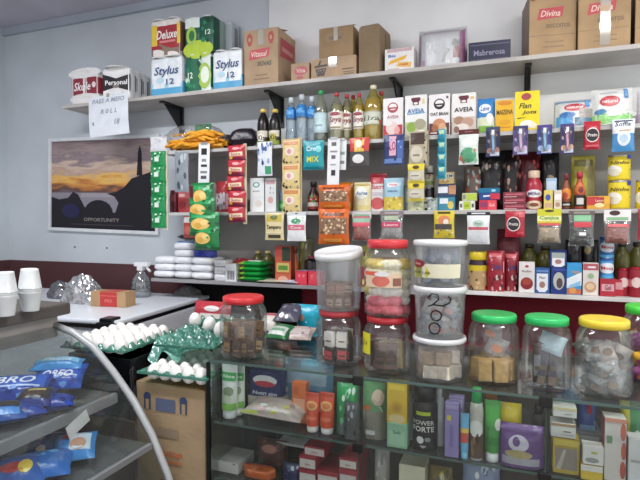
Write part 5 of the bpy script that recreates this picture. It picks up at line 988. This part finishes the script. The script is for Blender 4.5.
x, Y, z, w, h = ins(238, 300, 404, .04)
lying('comb_pack', 'clear pack with pink and yellow pieces lying on the middle glass shelf', 'pack', x, Y + .005, z, w, .12, .05, '#b8a8a0', [('n', 14, .1, .1, .9, .9, ['#d8a8a8', '#d8d8d4', '#8a7a74', '#c8c44a'], .07, 3), ('r', .0, .0, .3, .08, '#c8d83a')], None, -.05, 'bag', .25)
ip('green_bag', 'shiny green bag at the end of the first showcase pane', 334, 357, 386, '#3a9a5a', [('n', 12, .1, .1, .9, .9, ['#8ad0a0', '#1f6a3a', '#d8e8dc'], .09, 3), ('r', .2, .0, 1, .25, '#70787a')], .06, .06)
ip('snack_bag', 'small clear and dark bag behind the front pane joint', 343, 358, 404, '#5a5a5c', [('n', 8, .1, .1, .9, .9, ['#b0b4b8', '#2a2a2c'], .1, 5)], .03, .03)
ip('mixed_bag', 'green and tan bag with white tag right of the pane joint', 361, 385, 384, '#6a9a6a', [('r', .0, .0, 1, .5, '#8a8478'), ('p', [(.1, .3), (.9, .5), (.8, .6), (.1, .5)], '#e0dcd8'), ('e', .7, .75, .25, .14, '#d0b8a4'), ('r', .1, .52, .4, .6, '#c8683a'), ('r', .2, .08, .6, .16, '#d8d8d8')], .06, .05)
zz = ic('soap_box', 'pale green box standing under the yellow box', 387, 407, 424, '#8ab898', [('r', .1, .1, .9, .7, '#9cc4a6'), ('t', .5, .65, .14, 'Sab', '#4a7a5a', .4)], .025, .04)
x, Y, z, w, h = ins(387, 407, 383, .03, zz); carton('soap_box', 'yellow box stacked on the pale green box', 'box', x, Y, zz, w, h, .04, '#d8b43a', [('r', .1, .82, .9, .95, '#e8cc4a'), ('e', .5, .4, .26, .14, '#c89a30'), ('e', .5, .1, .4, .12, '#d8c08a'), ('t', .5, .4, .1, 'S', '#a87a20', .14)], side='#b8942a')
ib('black body spray bottle lettered POWER', 411, 436, 391, 'shampoo', M('#1d1d20', 'plastic'), M('#17171a', 'plastic'), .92, (.05, .8, '#1d1d20', [('r', .3, .72, .7, .8, '#b8c83a'), ('t', .5, .56, .1, 'POWER', '#c8c8c4', .62), ('t', .5, .42, .12, 'FORTE', '#d8d8d4', .62), ('e', .42, .18, .1, .08, '#d8d8d8'), ('p', [(.4, .06), (.6, .06), (.5, .0)], '#a0a0a0'), ('e', .62, .2, .08, .05, '#8a8a8a')]), .03, .05)
ib('slim white pump bottle behind the black body spray', 433, 444, 388, 'shampoo', M('#d8d8da', 'plastic'), M('#e4e4e6', 'plastic'), .6, None, .08)
ib('pale bottle hidden between yellow box and black body spray', 403, 413, 392, 'shampoo', M('#b8c8cc', 'plastic'), M('#9ab8c8', 'plastic'), .6, None, .09)
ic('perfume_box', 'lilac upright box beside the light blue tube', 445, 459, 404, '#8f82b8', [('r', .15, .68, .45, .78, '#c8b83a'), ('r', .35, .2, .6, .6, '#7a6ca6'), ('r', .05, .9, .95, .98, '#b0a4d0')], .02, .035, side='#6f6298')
ic('perfume_box', 'second lilac box with bright top behind the first', 449, 464, 397, '#a898cc', [('r', .1, .8, .9, .95, '#d0c4e4')], .07, .03)
it('light blue tube with red and yellow label', 460, 469, 415, '#6ab0d8', '#7fc0e0', [('r', .1, .25, .9, .5, '#c85040'), ('r', .1, .5, .9, .62, '#e0c04a')], .015)
ib('brown and white shampoo bottle with green cap', 470, 483, 391, 'shampoo', M('#c8c8c4', 'plastic'), M('#2fa85a', 'plastic'), .8, (.04, .8, '#c4c0b4', [('r', 0, 0, 1, .45, '#5a4434'), ('e', .5, .55, .35, .16, '#e4e4de'), ('n', 5, .1, .1, .9, .4, ['#8a6a4a', '#3a2c20'], .1, 3)]), .02, .045)
it('green tube with white cap standing before the yellow bag', 484, 501, 403, '#3f8f3f', '#e0e4e0', [('r', .2, .5, .8, .9, '#4fa84a'), ('e', .8, .55, .2, .12, '#e0e4d8'), ('r', .1, .15, .9, .3, '#2f7a34')], .02)
ip('yellow_bag', 'white and yellow bag behind the purple bag', 497, 522, 405, '#d8c030', [('p', [(.0, .5), (.6, .9), (.2, 1), (.0, 1)], '#e8e8e0'), ('r', .5, .1, .95, .5, '#c8a820')], .08, .04)
ic('orange_box', 'orange-topped carton at the back over the green tube', 486, 497, 392, '#d88a4a', [('r', .1, .5, .9, .9, '#c8683a')], .14, .03)
ip('purple_bag', 'purple bag with white emblem leaning on the pane', 498, 545, 428, '#6a4a86', [('e', .45, .6, .22, .2, '#cfc8d8'), ('e', .4, .64, .08, .12, '#6a4a86'), ('r', .1, .08, .9, .26, '#a8a4b0'), ('e', .45, .34, .3, .1, '#b0a070'), ('r', .05, .86, .95, .96, '#7a5a98')], .02, .06)
ib('dark dropper bottle with pale label behind the purple bag', 533, 545, 405, 'shampoo', M('#3a3430', 'plastic'), M('#1c1c1e', 'plastic'), .7, (.1, .6, '#a89c7a', [('r', .1, .3, .9, .6, '#c8c0a0')]), .08)
zz = ic('gold_box', 'gold and clear gift box at the foot of the cosmetics stack', 553, 580, 440, '#b8a040', [('r', .1, .12, .9, .75, '#8a8076'), ('p', [(.12, .12), (.4, .7), (.5, .7), (.3, .12)], '#b0a8a0'), ('r', .05, .82, .95, .98, '#c8b450')], .03, .06, CM)
zz = ic('cosmetic_box', 'white cosmetics box, lower of two on the gold box', 551, 576, 424, '#d4d0cc', [('r', .0, .8, 1, 1, '#a88a6a'), ('r', .5, .4, .8, .5, '#7a7a7a'), ('r', .4, .2, .9, .26, '#a8a4a0')], .035, .05, zz + .001)
ic('cosmetic_box', 'white cosmetics box with cream lid, upper of two on the gold box', 553, 577, 408, '#d8d6d2', [('r', .0, .72, 1, 1, '#d8cc9a'), ('r', .5, .3, .8, .38, '#8a8a8a')], .035, .05, zz + .016 + .001)
ip('blue_pack', 'blue and white shiny packet right of the cosmetics boxes', 578, 598, 404, '#3a5aa8', [('r', .1, .1, .9, .5, '#8ab0d8'), ('e', .6, .85, .14, .1, '#c83a4a'), ('p', [(.1, .3), (.9, .5), (.9, .6), (.1, .4)], '#d8e4f0')], .12, .05, CM + .05)
ic('grey_case', 'grey flat case on which the blue packet rests', 576, 602, 433, '#8c8e94', [('r', .1, .6, .9, .9, '#c8ccd0')], .10, .08)
zz = ic('cream_box', 'white and yellow box at the foot of the tall striped box', 581, 603, 466, '#d8b83a', [('r', .0, .6, 1, 1, '#dcd8d0')], .015, .04)
ic('cream_box', 'white box with grey oval on the white and yellow box', 583, 604, 447, '#dedad6', [('e', .45, .25, .34, .14, '#9a9a98'), ('r', .4, .6, .7, .72, '#b8b84a')], .015, .04, zz + .001)
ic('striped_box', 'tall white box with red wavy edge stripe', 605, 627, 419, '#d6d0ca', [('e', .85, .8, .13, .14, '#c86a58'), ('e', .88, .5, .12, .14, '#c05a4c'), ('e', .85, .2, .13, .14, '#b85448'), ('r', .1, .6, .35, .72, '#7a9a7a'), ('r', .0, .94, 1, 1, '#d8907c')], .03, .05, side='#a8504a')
ic('white_carton', 'white carton at the right frame edge beside the striped box', 629, 650, 440, '#d8d8d8', [('r', .1, .5, .9, .56, '#a8a8a8')], .02, .05)
ip('green_bag', 'green and yellow packet behind the white carton at the frame edge', 621, 645, 404, '#4a8a5a', [('r', .0, .5, .4, 1, '#c8c04a'), ('e', .7, .4, .2, .2, '#e4e8e4')], .13, .05)
# lowest visible glass shelf
def lo(name, lab, u0, u1, v, base, pr, dy=.05, d=.08, top=None, zb=CL, rot=0): return ic(name, lab, u0, u1, v, base, pr, dy, d, zb, 'box', rot, None, top)
lo('white_carton', 'white carton low in the showcase left corner', 212, 238, 462, '#d0ccc8', [('e', .85, .9, .05, .06, '#3a3a3a')], .05, .12)
ip('orange_bag', 'orange bag low in the showcase beside the white carton', 240, 272, 470, '#c8602a', [('n', 6, .1, .5, .9, .95, ['#e0884a', '#a04820'], .1, 3)], .05, .06, CL)
ip('dark_bag', 'brown and green bag low in the showcase behind the orange bag', 254, 284, 442, '#5a3a30', [('e', .5, .7, .25, .15, '#b87a6a'), ('n', 8, .1, .1, .9, .9, ['#3a5a3a', '#8a4a3a', '#2a1c1a'], .1, 4)], .14, .06, CL)
ic('white_tray', 'white flat box tilted low behind the red and white boxes', 277, 305, 446, '#c4c4c4', [('r', .1, .1, .9, .5, '#a8aaac')], .16, .06, CL + .09)
ic('grey_case', 'brown carton beneath the tilted white flat box', 276, 306, 470, '#5a4a42', [('r', .1, .3, .9, .6, '#6a5a50')], .155, .07, CL)
ip('navy_bag', 'navy bag low in the showcase beside the red and white boxes', 281, 300, 466, '#2c3058', [('n', 6, .1, .1, .9, .9, ['#5a6498', '#c8ccd8'], .09, 3)], .06, .05, CL)
RW = [('r', .05, .1, .95, .8, '#d4ccc8'), ('t', .5, .4, .2, 'tint', '#b85a5a', .3), ('r', .0, .84, 1, 1, '#a83440')]
for k, (u0, u1, v, dy, zb, lab) in enumerate(((299, 316, 470, .05, CL, 'red and white hair dye box, lower one next to the navy bag'), (317, 338, 472, .05, CL, 'red and white hair dye box, front one below the topmost'), (339, 357, 470, .05, CL, 'red and white hair dye box, lower one at the pane joint'))):
    lo('hair_dye_box', lab, u0, u1, v, '#a83a44', RW, dy, .14, '#9a3038', zb)
zz = CL + .063
lo('hair_dye_box', 'red and white hair dye box, upper one next to the navy bag', 299, 316, 457, '#a83a44', RW, .05, .14, '#9a3038', PY(307, 469.5, CF + .05).z)
lo('hair_dye_box', 'red and white hair dye box, topmost on two others', 304, 325, 447, '#a83a44', RW, .065, .12, '#9a3038', PY(314, 456.5, CF + .065).z)
lo('hair_dye_box', 'red and white hair dye box, upper one at the pane joint', 339, 357, 459, '#a83a44', RW, .05, .14, '#9a3038', PY(348, 469.5, CF + .05).z)
lo('cream_box', 'cream square box low in the showcase below the body spray', 399, 425, 466, '#d0cbb0', [('r', .1, .1, .9, .3, '#c0ba9c')], .05, .08)
ip('clear_bag', 'clear crinkled bag low in the showcase right of the pane joint', 373, 388, 452, '#a8a49c', [('n', 8, .1, .1, .9, .9, ['#d0d0cc', '#7a766e'], .1, 3)], .07, .05, CL)
ip('yellow_bag', 'yellowish crumpled packet beside the cream square box', 428, 452, 470, '#7a6a34', [('n', 8, .1, .1, .9, .9, ['#c8b84a', '#d8d8d0', '#4a4030'], .1, 3)], .08, .05, CL)
ip('blue_pack', 'blue and white clear pack low under the green tube', 462, 500, 464, '#8a98b8', [('n', 12, .05, .1, .95, .95, ['#c8d0e0', '#4a5a98', '#e4e6ec'], .08, 3)], .06, .06, CL)
lo('dark_carton', 'dark brown carton low under the purple bag', 504, 545, 474, '#3a302c', [('r', .1, .2, .9, .6, '#4a3e38')], .08, .10)
# ================================================================== chest freezer
FZ = 1.053
o = empty('chest_freezer', (-2.36, 2.19, 0)); o.rotation_euler = (0, 0, math.radians(5))
WH = M('#dfe5ec', 'plastic'); GK = M('#16171b', 'plastic'); hw = .66; hd = .43
MB().box(-hw, hw, -hd + .01, hd - .01, .04, FZ - .040, M('#dde3e9', 'plastic'), .01).build('body', o)
MB().box(-hw + .004, hw - .004, -hd + .002, hd - .004, FZ - .040, FZ - .022, GK).build('gasket', o)
LID = MB().box(-hw, hw, -hd, hd, FZ - .022, FZ, WH, .008).build('lid', o)
m = MB(); m.box(hw - .10, hw - .015, -hd - .035, -hd - .003, FZ - .05, FZ - .005, GK, .008); m.box(hw - .09, hw - .025, -hd - .02, -hd + .05, FZ - .008, FZ + .012, GK, .006); m.build('handle', LID)
for k, (sx, sy) in enumerate(((1, 1), (1, -1), (-1, 1), (-1, -1))): MB().box(sx * hw * .9 - .03, sx * hw * .9 + .03, sy * hd * .85 - .03, sy * hd * .85 + .03, 0, .045, GK).build('foot', o)
tag(o, 'white chest freezer with black gasket and handle by the back wall', 'freezer')
# things on the freezer
def crumple(name, lab, u0, u1, v0, v1, z, col, kind, amp=.35, flat=.7, seed=1, cat='bag', sharp=1.0):
    p = PZ((u0 + u1) / 2, v1, z); w = PY(u1, v1, p.y).x - PY(u0, v1, p.y).x; h = PY((u0 + u1) / 2, v0, p.y).z - z
    r = random.Random(seed); bm = bmesh.new(); bmesh.ops.create_icosphere(bm, subdivisions=4, radius=1)
    ph = [(Vector((r.uniform(-1, 1), r.uniform(-1, 1), r.uniform(-1, 1))) * r.uniform(2, 7), r.uniform(0, 6)) for _ in range(12)]
    for q in bm.verts:
        n_ = q.co.copy(); s = sum(abs(math.sin(n_.dot(a) + b)) for a, b in ph) / 12
        k = 1 - amp + amp * 2 * s * .8
        zc = max(0, n_.z + .25) / 1.25
        q.co = Vector((n_.x * k * w / 2 * (1 - .45 * zc * sharp), n_.y * k * w / 2 * flat * (1 - .45 * zc * sharp), zc * k * h * 1.15))
    bm.verts.index_update(); m = MB(); m.add([q.co[:] for q in bm.verts], [[q.index for q in f.verts] for f in bm.faces], M(col, kind) if isinstance(col, str) else col, False); bm.free()
    return tag(m.build(name, None, (p.x, p.y + w / 2 * flat, z)), lab, cat)
crumple('foil_bag', 'crumpled shiny silver foil bag on the white freezer lid', 50, 90, 280, 304, FZ, '#c4c4c4', 'foil', .4, .6, 3)
crumple('grey_bag', 'dull grey crumpled plastic bag behind the foil bag', 39, 66, 284, 299, FZ, '#7f8084', 'foil', .35, .6, 5)
crumple('grey_bag', 'flat dark and grey crumpled bag at the freezer edge beneath the shelf', 168, 196, 288, 296, FZ, '#6d6a68', 'bag', .4, .6, 7)
p = PZ(107, 307, FZ); w = (PY(124, 307, p.y).x - PY(90, 307, p.y).x); h = PY(107, 292, p.y).z - FZ
carton('small_carton', 'small tan carton with red band on the freezer lid', 'box', p.x, p.y, FZ + .001, w * .93, h, .09, '#b0906c', [('r', .28, .02, .76, .98, '#b83a38'), ('t', .52, .4, .2, 'FIO', '#d88a7a', .2), ('r', .3, .7, .74, .76, '#d06a5a')], None, .12, 'card', None, (), [('r', .28, .02, .76, .98, '#b83a38')])
p = PZ(135, 298, FZ); w = PY(143, 298, p.y).x - PY(128, 298, p.y).x; h = PY(135, 263, p.y).z - FZ
o = empty('spray_bottle', (p.x, p.y + w / 2, FZ + .001)); prof = [(r * w / 2, q * h * .8) for r, q in [(.9, 0), (1, .05), (1, .5), (.8, .68), (.42, .86), (.30, .92), (.30, 1)]]
MB().lathe(prof, CLEAR('#d8dfe2', .14, .14, .06), 18).build('bottle_body', o)
m = MB(); prints(m, cyl_map(w / 2 + .001, 0, h * .4), [('r', .15, .3, .5, .62, '#2c2e34'), ('r', .2, .38, .45, .5, '#c8ccd0')], True); m.build('label', o)
m = MB(); m.box(-w * .38, w * .52, -w * .14, w * .14, h * .88, h, M('#e8eaec', 'plastic'), .004); m.box(-w * .16, w * .16, -w * .16, w * .16, h * .76, h * .9, M('#e8eaec', 'plastic'), .003); m.build('spray_head', o)
m = MB(); m.tube([(w * .36, 0, h * .9), (w * .44, 0, h * .82), (w * .62, 0, h * .74)], w * .07, M('#e8eaec', 'plastic'), 8); m.build('trigger', o)
tag(o, 'clear spray bottle with white trigger head on the freezer', 'spray bottle')

# ================================================================== curved glass display case
YE = 1.455; Y0 = -.35
PR = [(-1.64, 1.105), (-1.55, 1.085), (-1.45, 1.035), (-1.36, .955), (-1.27, .86), (-1.19, .745), (-1.125, .615), (-1.08, .48), (-1.06, .36)]
o = empty('curved_display_case', (-1.6, .55, 0)); ox, oy = -1.6, .55
def lc(name, x0, x1, y0, y1, z0, z1, mat, bev=0): m = MB(); m.box(x0 - ox, x1 - ox, y0 - oy, y1 - oy, z0, z1, mat, bev); return m.build(name, o)
DW = M('#57514d', 'wood'); DG = M('#9a948e', 'wood')
lc('top_slab', -2.02, -1.60, Y0, YE + .04, 1.145, 1.19, DW, .008)
lc('top_rail', -1.98, -1.635, Y0, YE + .01, 1.06, 1.144, DG, .004)
lc('back_panel', -2.0, -1.97, Y0, YE, .40, 1.06, M('#7b7774', 'wood'))
lc('door_panel', -1.969, -1.962, .95, 1.42, .56, 1.04, M('#8d9090', 'grey'), .002); lc('door_panel', -1.969, -1.962, .42, .92, .56, 1.04, M('#8d9090', 'grey'), .002)
m = MB(); m.sheet(lambda u, v: (PR[round(u * 8)][0] - ox, Y0 + (YE - Y0) * v - oy, PR[round(u * 8)][1]), 8, 1, CLEAR('#eef3f2', .02, .05, .03)); m.build('curved_glass', o)
m = MB(); m.tube([(a - ox, YE - oy, b) for a, b in PR], .0135, M('#a4a7a8', 'plastic'), 10); m.build('end_frame_tube', o)
m = MB(); pts = [(a - ox + .004, YE - .004 - oy, b) for a, b in PR] + [(-1.96 - ox, YE - .004 - oy, .36), (-1.96 - ox, YE - .004 - oy, 1.06)]; m.add(pts, [tuple(range(len(pts)))], CLEAR('#eef3f2', .02, .03, .03)); m.build('end_glass', o)
SHG = CLEAR('#aab0b0', .3, .1, .08)
lc('glass_shelf', -1.96, -1.325, Y0, YE - .02, .876, .884, SHG); lc('shelf_rail', -1.34, -1.322, Y0, YE - .02, .852, .888, M('#85888a', 'plastic'), .003)
lc('lower_shelf', -1.96, -1.175, Y0, YE - .02, .715, .725, SHG); lc('shelf_rail', -1.19, -1.172, Y0, YE - .02, .706, .728, M('#7a7c7e', 'plastic'), .003)
lc('end_panel', -1.96, -1.25, YE - .018, YE - .008, .42, .79, M('#453a33', 'wood'))
lc('base', -1.98, -1.05, Y0, YE, 0, .40, M('#3a322d', 'wood'), .004); lc('deck', -1.96, -1.06, Y0, YE - .02, .40, .42, DG)
tag(o, 'curved glass display case with dark wooden top holding blue biscuit packs', 'display case')
# price cards clipped to its shelf rail
for u, v, lab in ((78, 424, 'blank white price card, upper one on the display case shelf rail'), (80, 440, 'blank white price card, lower one on the display case shelf rail')):
    p = ray(u, v); t = (-1.318 - EYE.x) / p.x; q = EYE + p * t; m = MB(); m.box(-.001, .001, -.045, .045, -.022, .022, M('#d8dad8', 'paper'), .0005)
    tag(m.build('price_card', None, (q.x, q.y, q.z), (.35 if v < 430 else -.3, 0, 0)), lab, 'price card')
def dpack(lab, u, v, z, w, d, th, base, pr, rz, rx=0, name='biscuit_pack', dx=0):
    p = PZ(u, v, z + th * .7); p.x -= dx
    m = MB(); pillow(m, w, d, th, M(base, 'bag'), pr, 'both'); o = m.build(name, None, (p.x + math.sin(rz) * d / 2, p.y - math.cos(rz) * d / 2, z + th / 2 + .002), (-PI / 2 + rx, 0, rz)); return tag(o, lab, 'biscuits')
OR = lambda t, c=.6: [('r', .04, .3, .96, .85, '#2c5cc0'), ('i', .5, c, .26, t, '#eef2fa', .62), ('r', .1, .34, .9, .40, '#c8d4f0'), ('e', .2, .2, .12, .1, '#4a3028'), ('n', 5, .1, .05, .9, .3, ['#6a9ae0', '#12307a'], .07, 2)]
S1 = .891; R_ = math.radians
dpack('light blue biscuit pack at the far end of the upper display shelf', 58, 365, S1 + .065, .17, .075, .045, '#3f8fd0', [('r', .05, .3, .95, .7, '#7fc0e8'), ('i', .5, .5, .3, 'Passa', '#e8f2fa', .6)], R_(33), .2, dx=.0)
dpack('blue biscuit pack lettered OREO on the upper display shelf', 69, 383, S1 + .008, .17, .12, .05, '#1f48a8', OR('OREO', .42), R_(30), .5, dx=.04)
dpack('blue biscuit pack lettered BRO beside the frame edge', 16, 393, S1 + .008, .21, .12, .05, '#1c3c98', OR('BRO'), R_(34), .45)
dpack('dark brown topped biscuit pack between the two lettered blue packs', 46, 401, S1 + .012, .11, .10, .045, '#2a3a80', [('r', .05, .2, .95, .9, '#2c241f'), ('e', .5, .5, .3, .25, '#4a382c'), ('r', .3, .55, .8, .65, '#b8a86a')], R_(32), .25, dx=.045)
dpack('deep blue biscuit pack lying at the front edge of the upper display shelf', 66, 403, S1, .13, .09, .045, '#1a3c9c', [('n', 8, .1, .1, .9, .9, ['#5a8ae0', '#0f2468', '#a8c4f0'], .08, 5)], R_(42), .0, dx=.06)
dpack('blue and brown biscuit pack at the lower left frame edge of the shelf', 0, 414, S1, .17, .12, .05, '#23509c', [('r', .1, .4, .9, .9, '#3a342e'), ('r', .1, .1, .9, .35, '#4a8ad0')], R_(48), .1, dx=.02)
dpack('royal blue biscuit pack under the brown-topped pack', 30, 412, S1 - .0, .16, .10, .045, '#1a3890', [('n', 8, .1, .1, .9, .9, ['#4a78d0', '#0f2060'], .08, 6)], R_(50), .0, dx=.05)
S2 = .731
dpack('bright blue and white snack bag on the lower display shelf', 83, 452, S2, .13, .12, .05, '#3a8ad0', [('r', .4, .2, .9, .8, '#c8d8e4'), ('e', .6, .4, .2, .2, '#c89a80'), ('e', .3, .7, .12, .12, '#a85a4a')], R_(40), .35, 'snack_bag', .035)
dpack('blue snack bag with yellow badge on the lower display shelf', 42, 466, S2, .17, .13, .05, '#2468b8', [('e', .3, .2, .2, .18, '#d8b83a'), ('n', 6, .3, .2, .9, .9, ['#6ab0e0', '#123a80'], .1, 5)], R_(40), .2, 'snack_bag')
dpack('blue snack bag with red and yellow marks at the bottom left corner', 14, 474, S2, .17, .13, .05, '#1f58a8', [('e', .5, .4, .22, .16, '#b83a3a'), ('e', .7, .4, .12, .2, '#e0c84a'), ('r', .1, .7, .9, .9, '#3a80c8')], R_(44), .25, 'snack_bag')
dpack('dark blue snack bag behind the others on the lower display shelf', 52, 446, S2, .15, .10, .05, '#24407a', [('n', 6, .1, .1, .9, .9, ['#8a8a7a', '#c8b8a0', '#18284a'], .1, 3)], R_(40), .3, 'snack_bag')
# plastic cups
CUP = CLEAR('#f6fafa', .75, .08, .2)
def cup(lab, u, vb, dyy, zb, inv):
    p = PZ(u, vb, 1.19); m = MB(); r0, r1, h = .026, .035, .067
    prof = [(.001, .001), (r0, 0), (r0 * 1.02, .004), (r1, h - .003), (r1 + .002, h), (r1 - .001, h)]
    if inv: prof = [(r, h - z) for r, z in prof][::-1]
    m.lathe(prof, CUP, 20, cap=False); m.build; 
    return tag(m.build('plastic_cup', None, (p.x, p.y + dyy, zb)), lab, 'cup', 'white plastic cups on the display case')
for u, nm, vb, dyy in ((6, 'in the stack at the frame edge', 316, 0), (17, 'in the middle stack', 312, .05), (31, 'in the stack nearest the freezer', 311, .0)):
    cup('white plastic cup standing upright, bottom one %s' % nm, u, vb, dyy, 1.191, False)
    cup('white plastic cup nested inside the bottom one %s' % nm, u, vb, dyy, 1.191 + .010, False)
    cup('white plastic cup turned upside down on top %s' % nm, u, vb, dyy, 1.191 + .010 + .0685, True)

# ================================================================== cardboard box, crate and egg trays
a = PY(136, 380, 1.52); b = PY(205, 388, 1.52); BZ = a.z - .008
bw = b.x - a.x; bx = (a.x + b.x) / 2
m = MB(); K2 = '#a08a6c'; bh = .47
m.box(-bw / 2, bw / 2, -.14, .14, 0, bh, M(K2, 'card'), .004)
UP = lambda cu: [('r', cu - .05, .80, cu + .05, .90, '#3c4664'), ('e', cu, .90, .055, .035, '#3c4664'), ('r', cu - .025, .80, cu + .025, .88, K2)]
prints(m, lambda u, v, l: ((u - .5) * bw, -.14 - l, v * bh), UP(.17) + UP(.70) + [('r', .3, .80, .58, .90, '#56607a'), ('r', .3, .60, .62, .67, '#8a7a66'), ('i', .48, .47, .07, 'Frutop', '#b8603c', .4), ('r', .3, .40, .68, .42, '#b0704c'), ('r', .36, .19, .72, .26, '#3a2a22'), ('r', .40, .205, .68, .225, '#8a7054')])
o = m.build('cardboard_box', None, (bx, 1.52 + .14, BZ - bh), (0, 0, 0)); m = MB()
m.box(-bw / 2, -.01, -.139, .0, bh, bh + .004, M(K2, 'card'), .001); m.build('top_flap', o); m = MB(); m.box(.0, bw / 2 - .005, -.139, .0, bh, bh + .0035, M('#94764f', 'card'), .001); m.build('top_flap', o)
tag(o, 'brown cardboard box with blue arrows and red print under the egg tray', 'box')
o = carton('cardboard_box', 'plain brown box on the floor beneath the printed egg-tray box', 'box', bx, 1.515, 0, bw * 1.02, BZ - bh - .001, .29, '#7a5f42', [('r', .1, .6, .9, .7, '#6a5238')], None, 0, 'card')
CZT = .985
o = empty('black_crate', (-1.50, 1.66, 0)); m = MB(); CK = M('#17171b', 'plastic')
for z0 in (.0, .33, .66):
    h0 = .32
    m = MB(); m.box(-.155, .155, -.13, -.12, z0, z0 + h0, CK, .002); m.box(-.155, .155, .12, .13, z0, z0 + h0, CK, .002); m.box(-.155, -.145, -.12, .12, z0, z0 + h0, CK, .002); m.box(.145, .155, -.12, .12, z0, z0 + h0, CK, .002); m.box(-.145, .145, -.12, .12, z0, z0 + .01, CK)
    for zz in (.08, .16, .24): m.box(-.158, .158, -.134, -.12, z0 + zz, z0 + zz + .02, CK, .002)
    m.build('crate_tier', o)
tag(o, 'black plastic crate stack carrying the open egg tray', 'crate')
crumple('black_bag', 'black plastic bag bunched between crate and cardboard box', 112, 146, 340, 374, .90, '#15151a', 'bag', .45, .5, 9, 'bag', .4)
p = bpy.data.objects['black_bag']; p.location = (-1.328, 1.52, .80); p.scale = (.2, .5, 1)
PIT = .053
GRN = CLEAR('#63b09a', .42, .14, .15, .4)
def tray(lab, loc, rot, nx=6, ny=5, mat=GRN, rz=.034):
    W = (nx + .25) * PIT; D = (ny + .25) * PIT; m = MB()
    def fn(u, v):
        x = (u - .5) * W; y = (v - .5) * D; cx = math.cos(2 * PI * (x / PIT + (0 if nx % 2 else .5))); cy = math.cos(2 * PI * (y / PIT + (0 if ny % 2 else .5)))
        e = min(1, min(u, 1 - u, v, 1 - v) * 40); return (x, y, (.030 - .0125 * (cx + cy)) * e + rz * (1 - e))
    m.sheet(fn, nx * 8, ny * 8, mat); o = m.build('egg_tray', None, loc, rot)
    r = MB(); w2 = W / 2; d2 = D / 2
    for a_ in ((-w2 - .008, w2 + .008, -d2 - .008, -d2), (-w2 - .008, w2 + .008, d2, d2 + .008), (-w2 - .008, -w2, -d2, d2), (w2, w2 + .008, -d2, d2)): r.box(*a_, rz - .008, rz, mat)
    r.build('rim', o); return tag(o, lab, 'egg tray')
me = MB(); EP = [(.0255 * math.sin(PI * k / 14) * (1 + .13 * math.cos(PI * k / 14)), .031 * (1 - math.cos(PI * k / 14))) for k in range(15)]; EP[0] = (.0002, 0); EP[-1] = (.0002, .062)
me.lathe(EP, M('#e9e6e2', 'egg'), 16, cap=False); EGG = me.mesh('egg')
def eggs(loc, rot, cells, lab, group, nx=6, ny=5, lift=.010):
    Mx = Matrix.Translation(loc) @ Euler(rot).to_matrix().to_4x4()
    for i, j in cells:
        p = Mx @ Vector(((i - (nx - 1) / 2) * PIT, (j - (ny - 1) / 2) * PIT, lift))
        e = bpy.data.objects.new('egg', EGG); COL.objects.link(e); e.location = p
        e.rotation_euler = (rot[0] + rnd.uniform(-.12, .12), rot[1] + rnd.uniform(-.12, .12), rnd.uniform(0, 6)); tag(e, lab, 'egg', group)
# lower tray on the cardboard box
la = (bx + .02, 1.52 + .15, BZ + .006); ra = (0, 0, R_(1))
tray('lower green plastic egg tray resting on the cardboard box', la, ra, 5, 6, GRN, .046); eggs(la, ra, [(i, j) for i in range(5) for j in range(6)], 'white egg in the lower tray on the cardboard box', 'eggs in the lower tray', 5, 6)
# upper tray tipped over the lower one, nearly empty
lb = (bx + .040, 1.52 + .20, BZ + .132); rb = (R_(10), R_(-4), R_(-6))
tray('upper green plastic egg tray tilted on the lower eggs', lb, rb, 5, 5); 
for (i, j), lab in (((0, 3), 'white egg in the upper tray, nearest the open tray'), ((2, 2), 'white egg in the upper tray, middle of its three'), ((4, 1), 'white egg in the upper tray, nearest the red-lidded jar')): eggs(lb, rb, [(i, j)], lab, 'eggs in the upper tray', 5, 5, .034)
m = MB()
def wr(u, v):
    x = (u - .5) * .32; y = (v - .5) * .28; return (x, y, .040 + .012 * math.sin(23 * x + 11 * y) * math.cos(31 * y - 9 * x) - .06 * max(0, .2 - v) * 5 * max(0, min(1, (.7 - u) * 5)) * (.6 + .4 * math.sin(u * 17)))
m.sheet(wr, 26, 22, CLEAR('#7fd4be', .5, .22, .12, .9)); w_ = m.build('green_film', None, (lb[0] - .03, lb[1] - .005, lb[2] - .022), rb); tag(w_, 'crinkled green plastic film spread over the upper egg tray', 'film')
# open tray on the crate
lcx = (-1.505, 1.66, CZT + .002); rc = (0, 0, R_(4))
tray('open green egg tray full of eggs on the black crate', lcx, rc, 5, 6); eggs(lcx, rc, [(i, j) for i in range(5) for j in range(6)], 'white egg in the full open tray on the crate', 'eggs in the open tray', 5, 6)
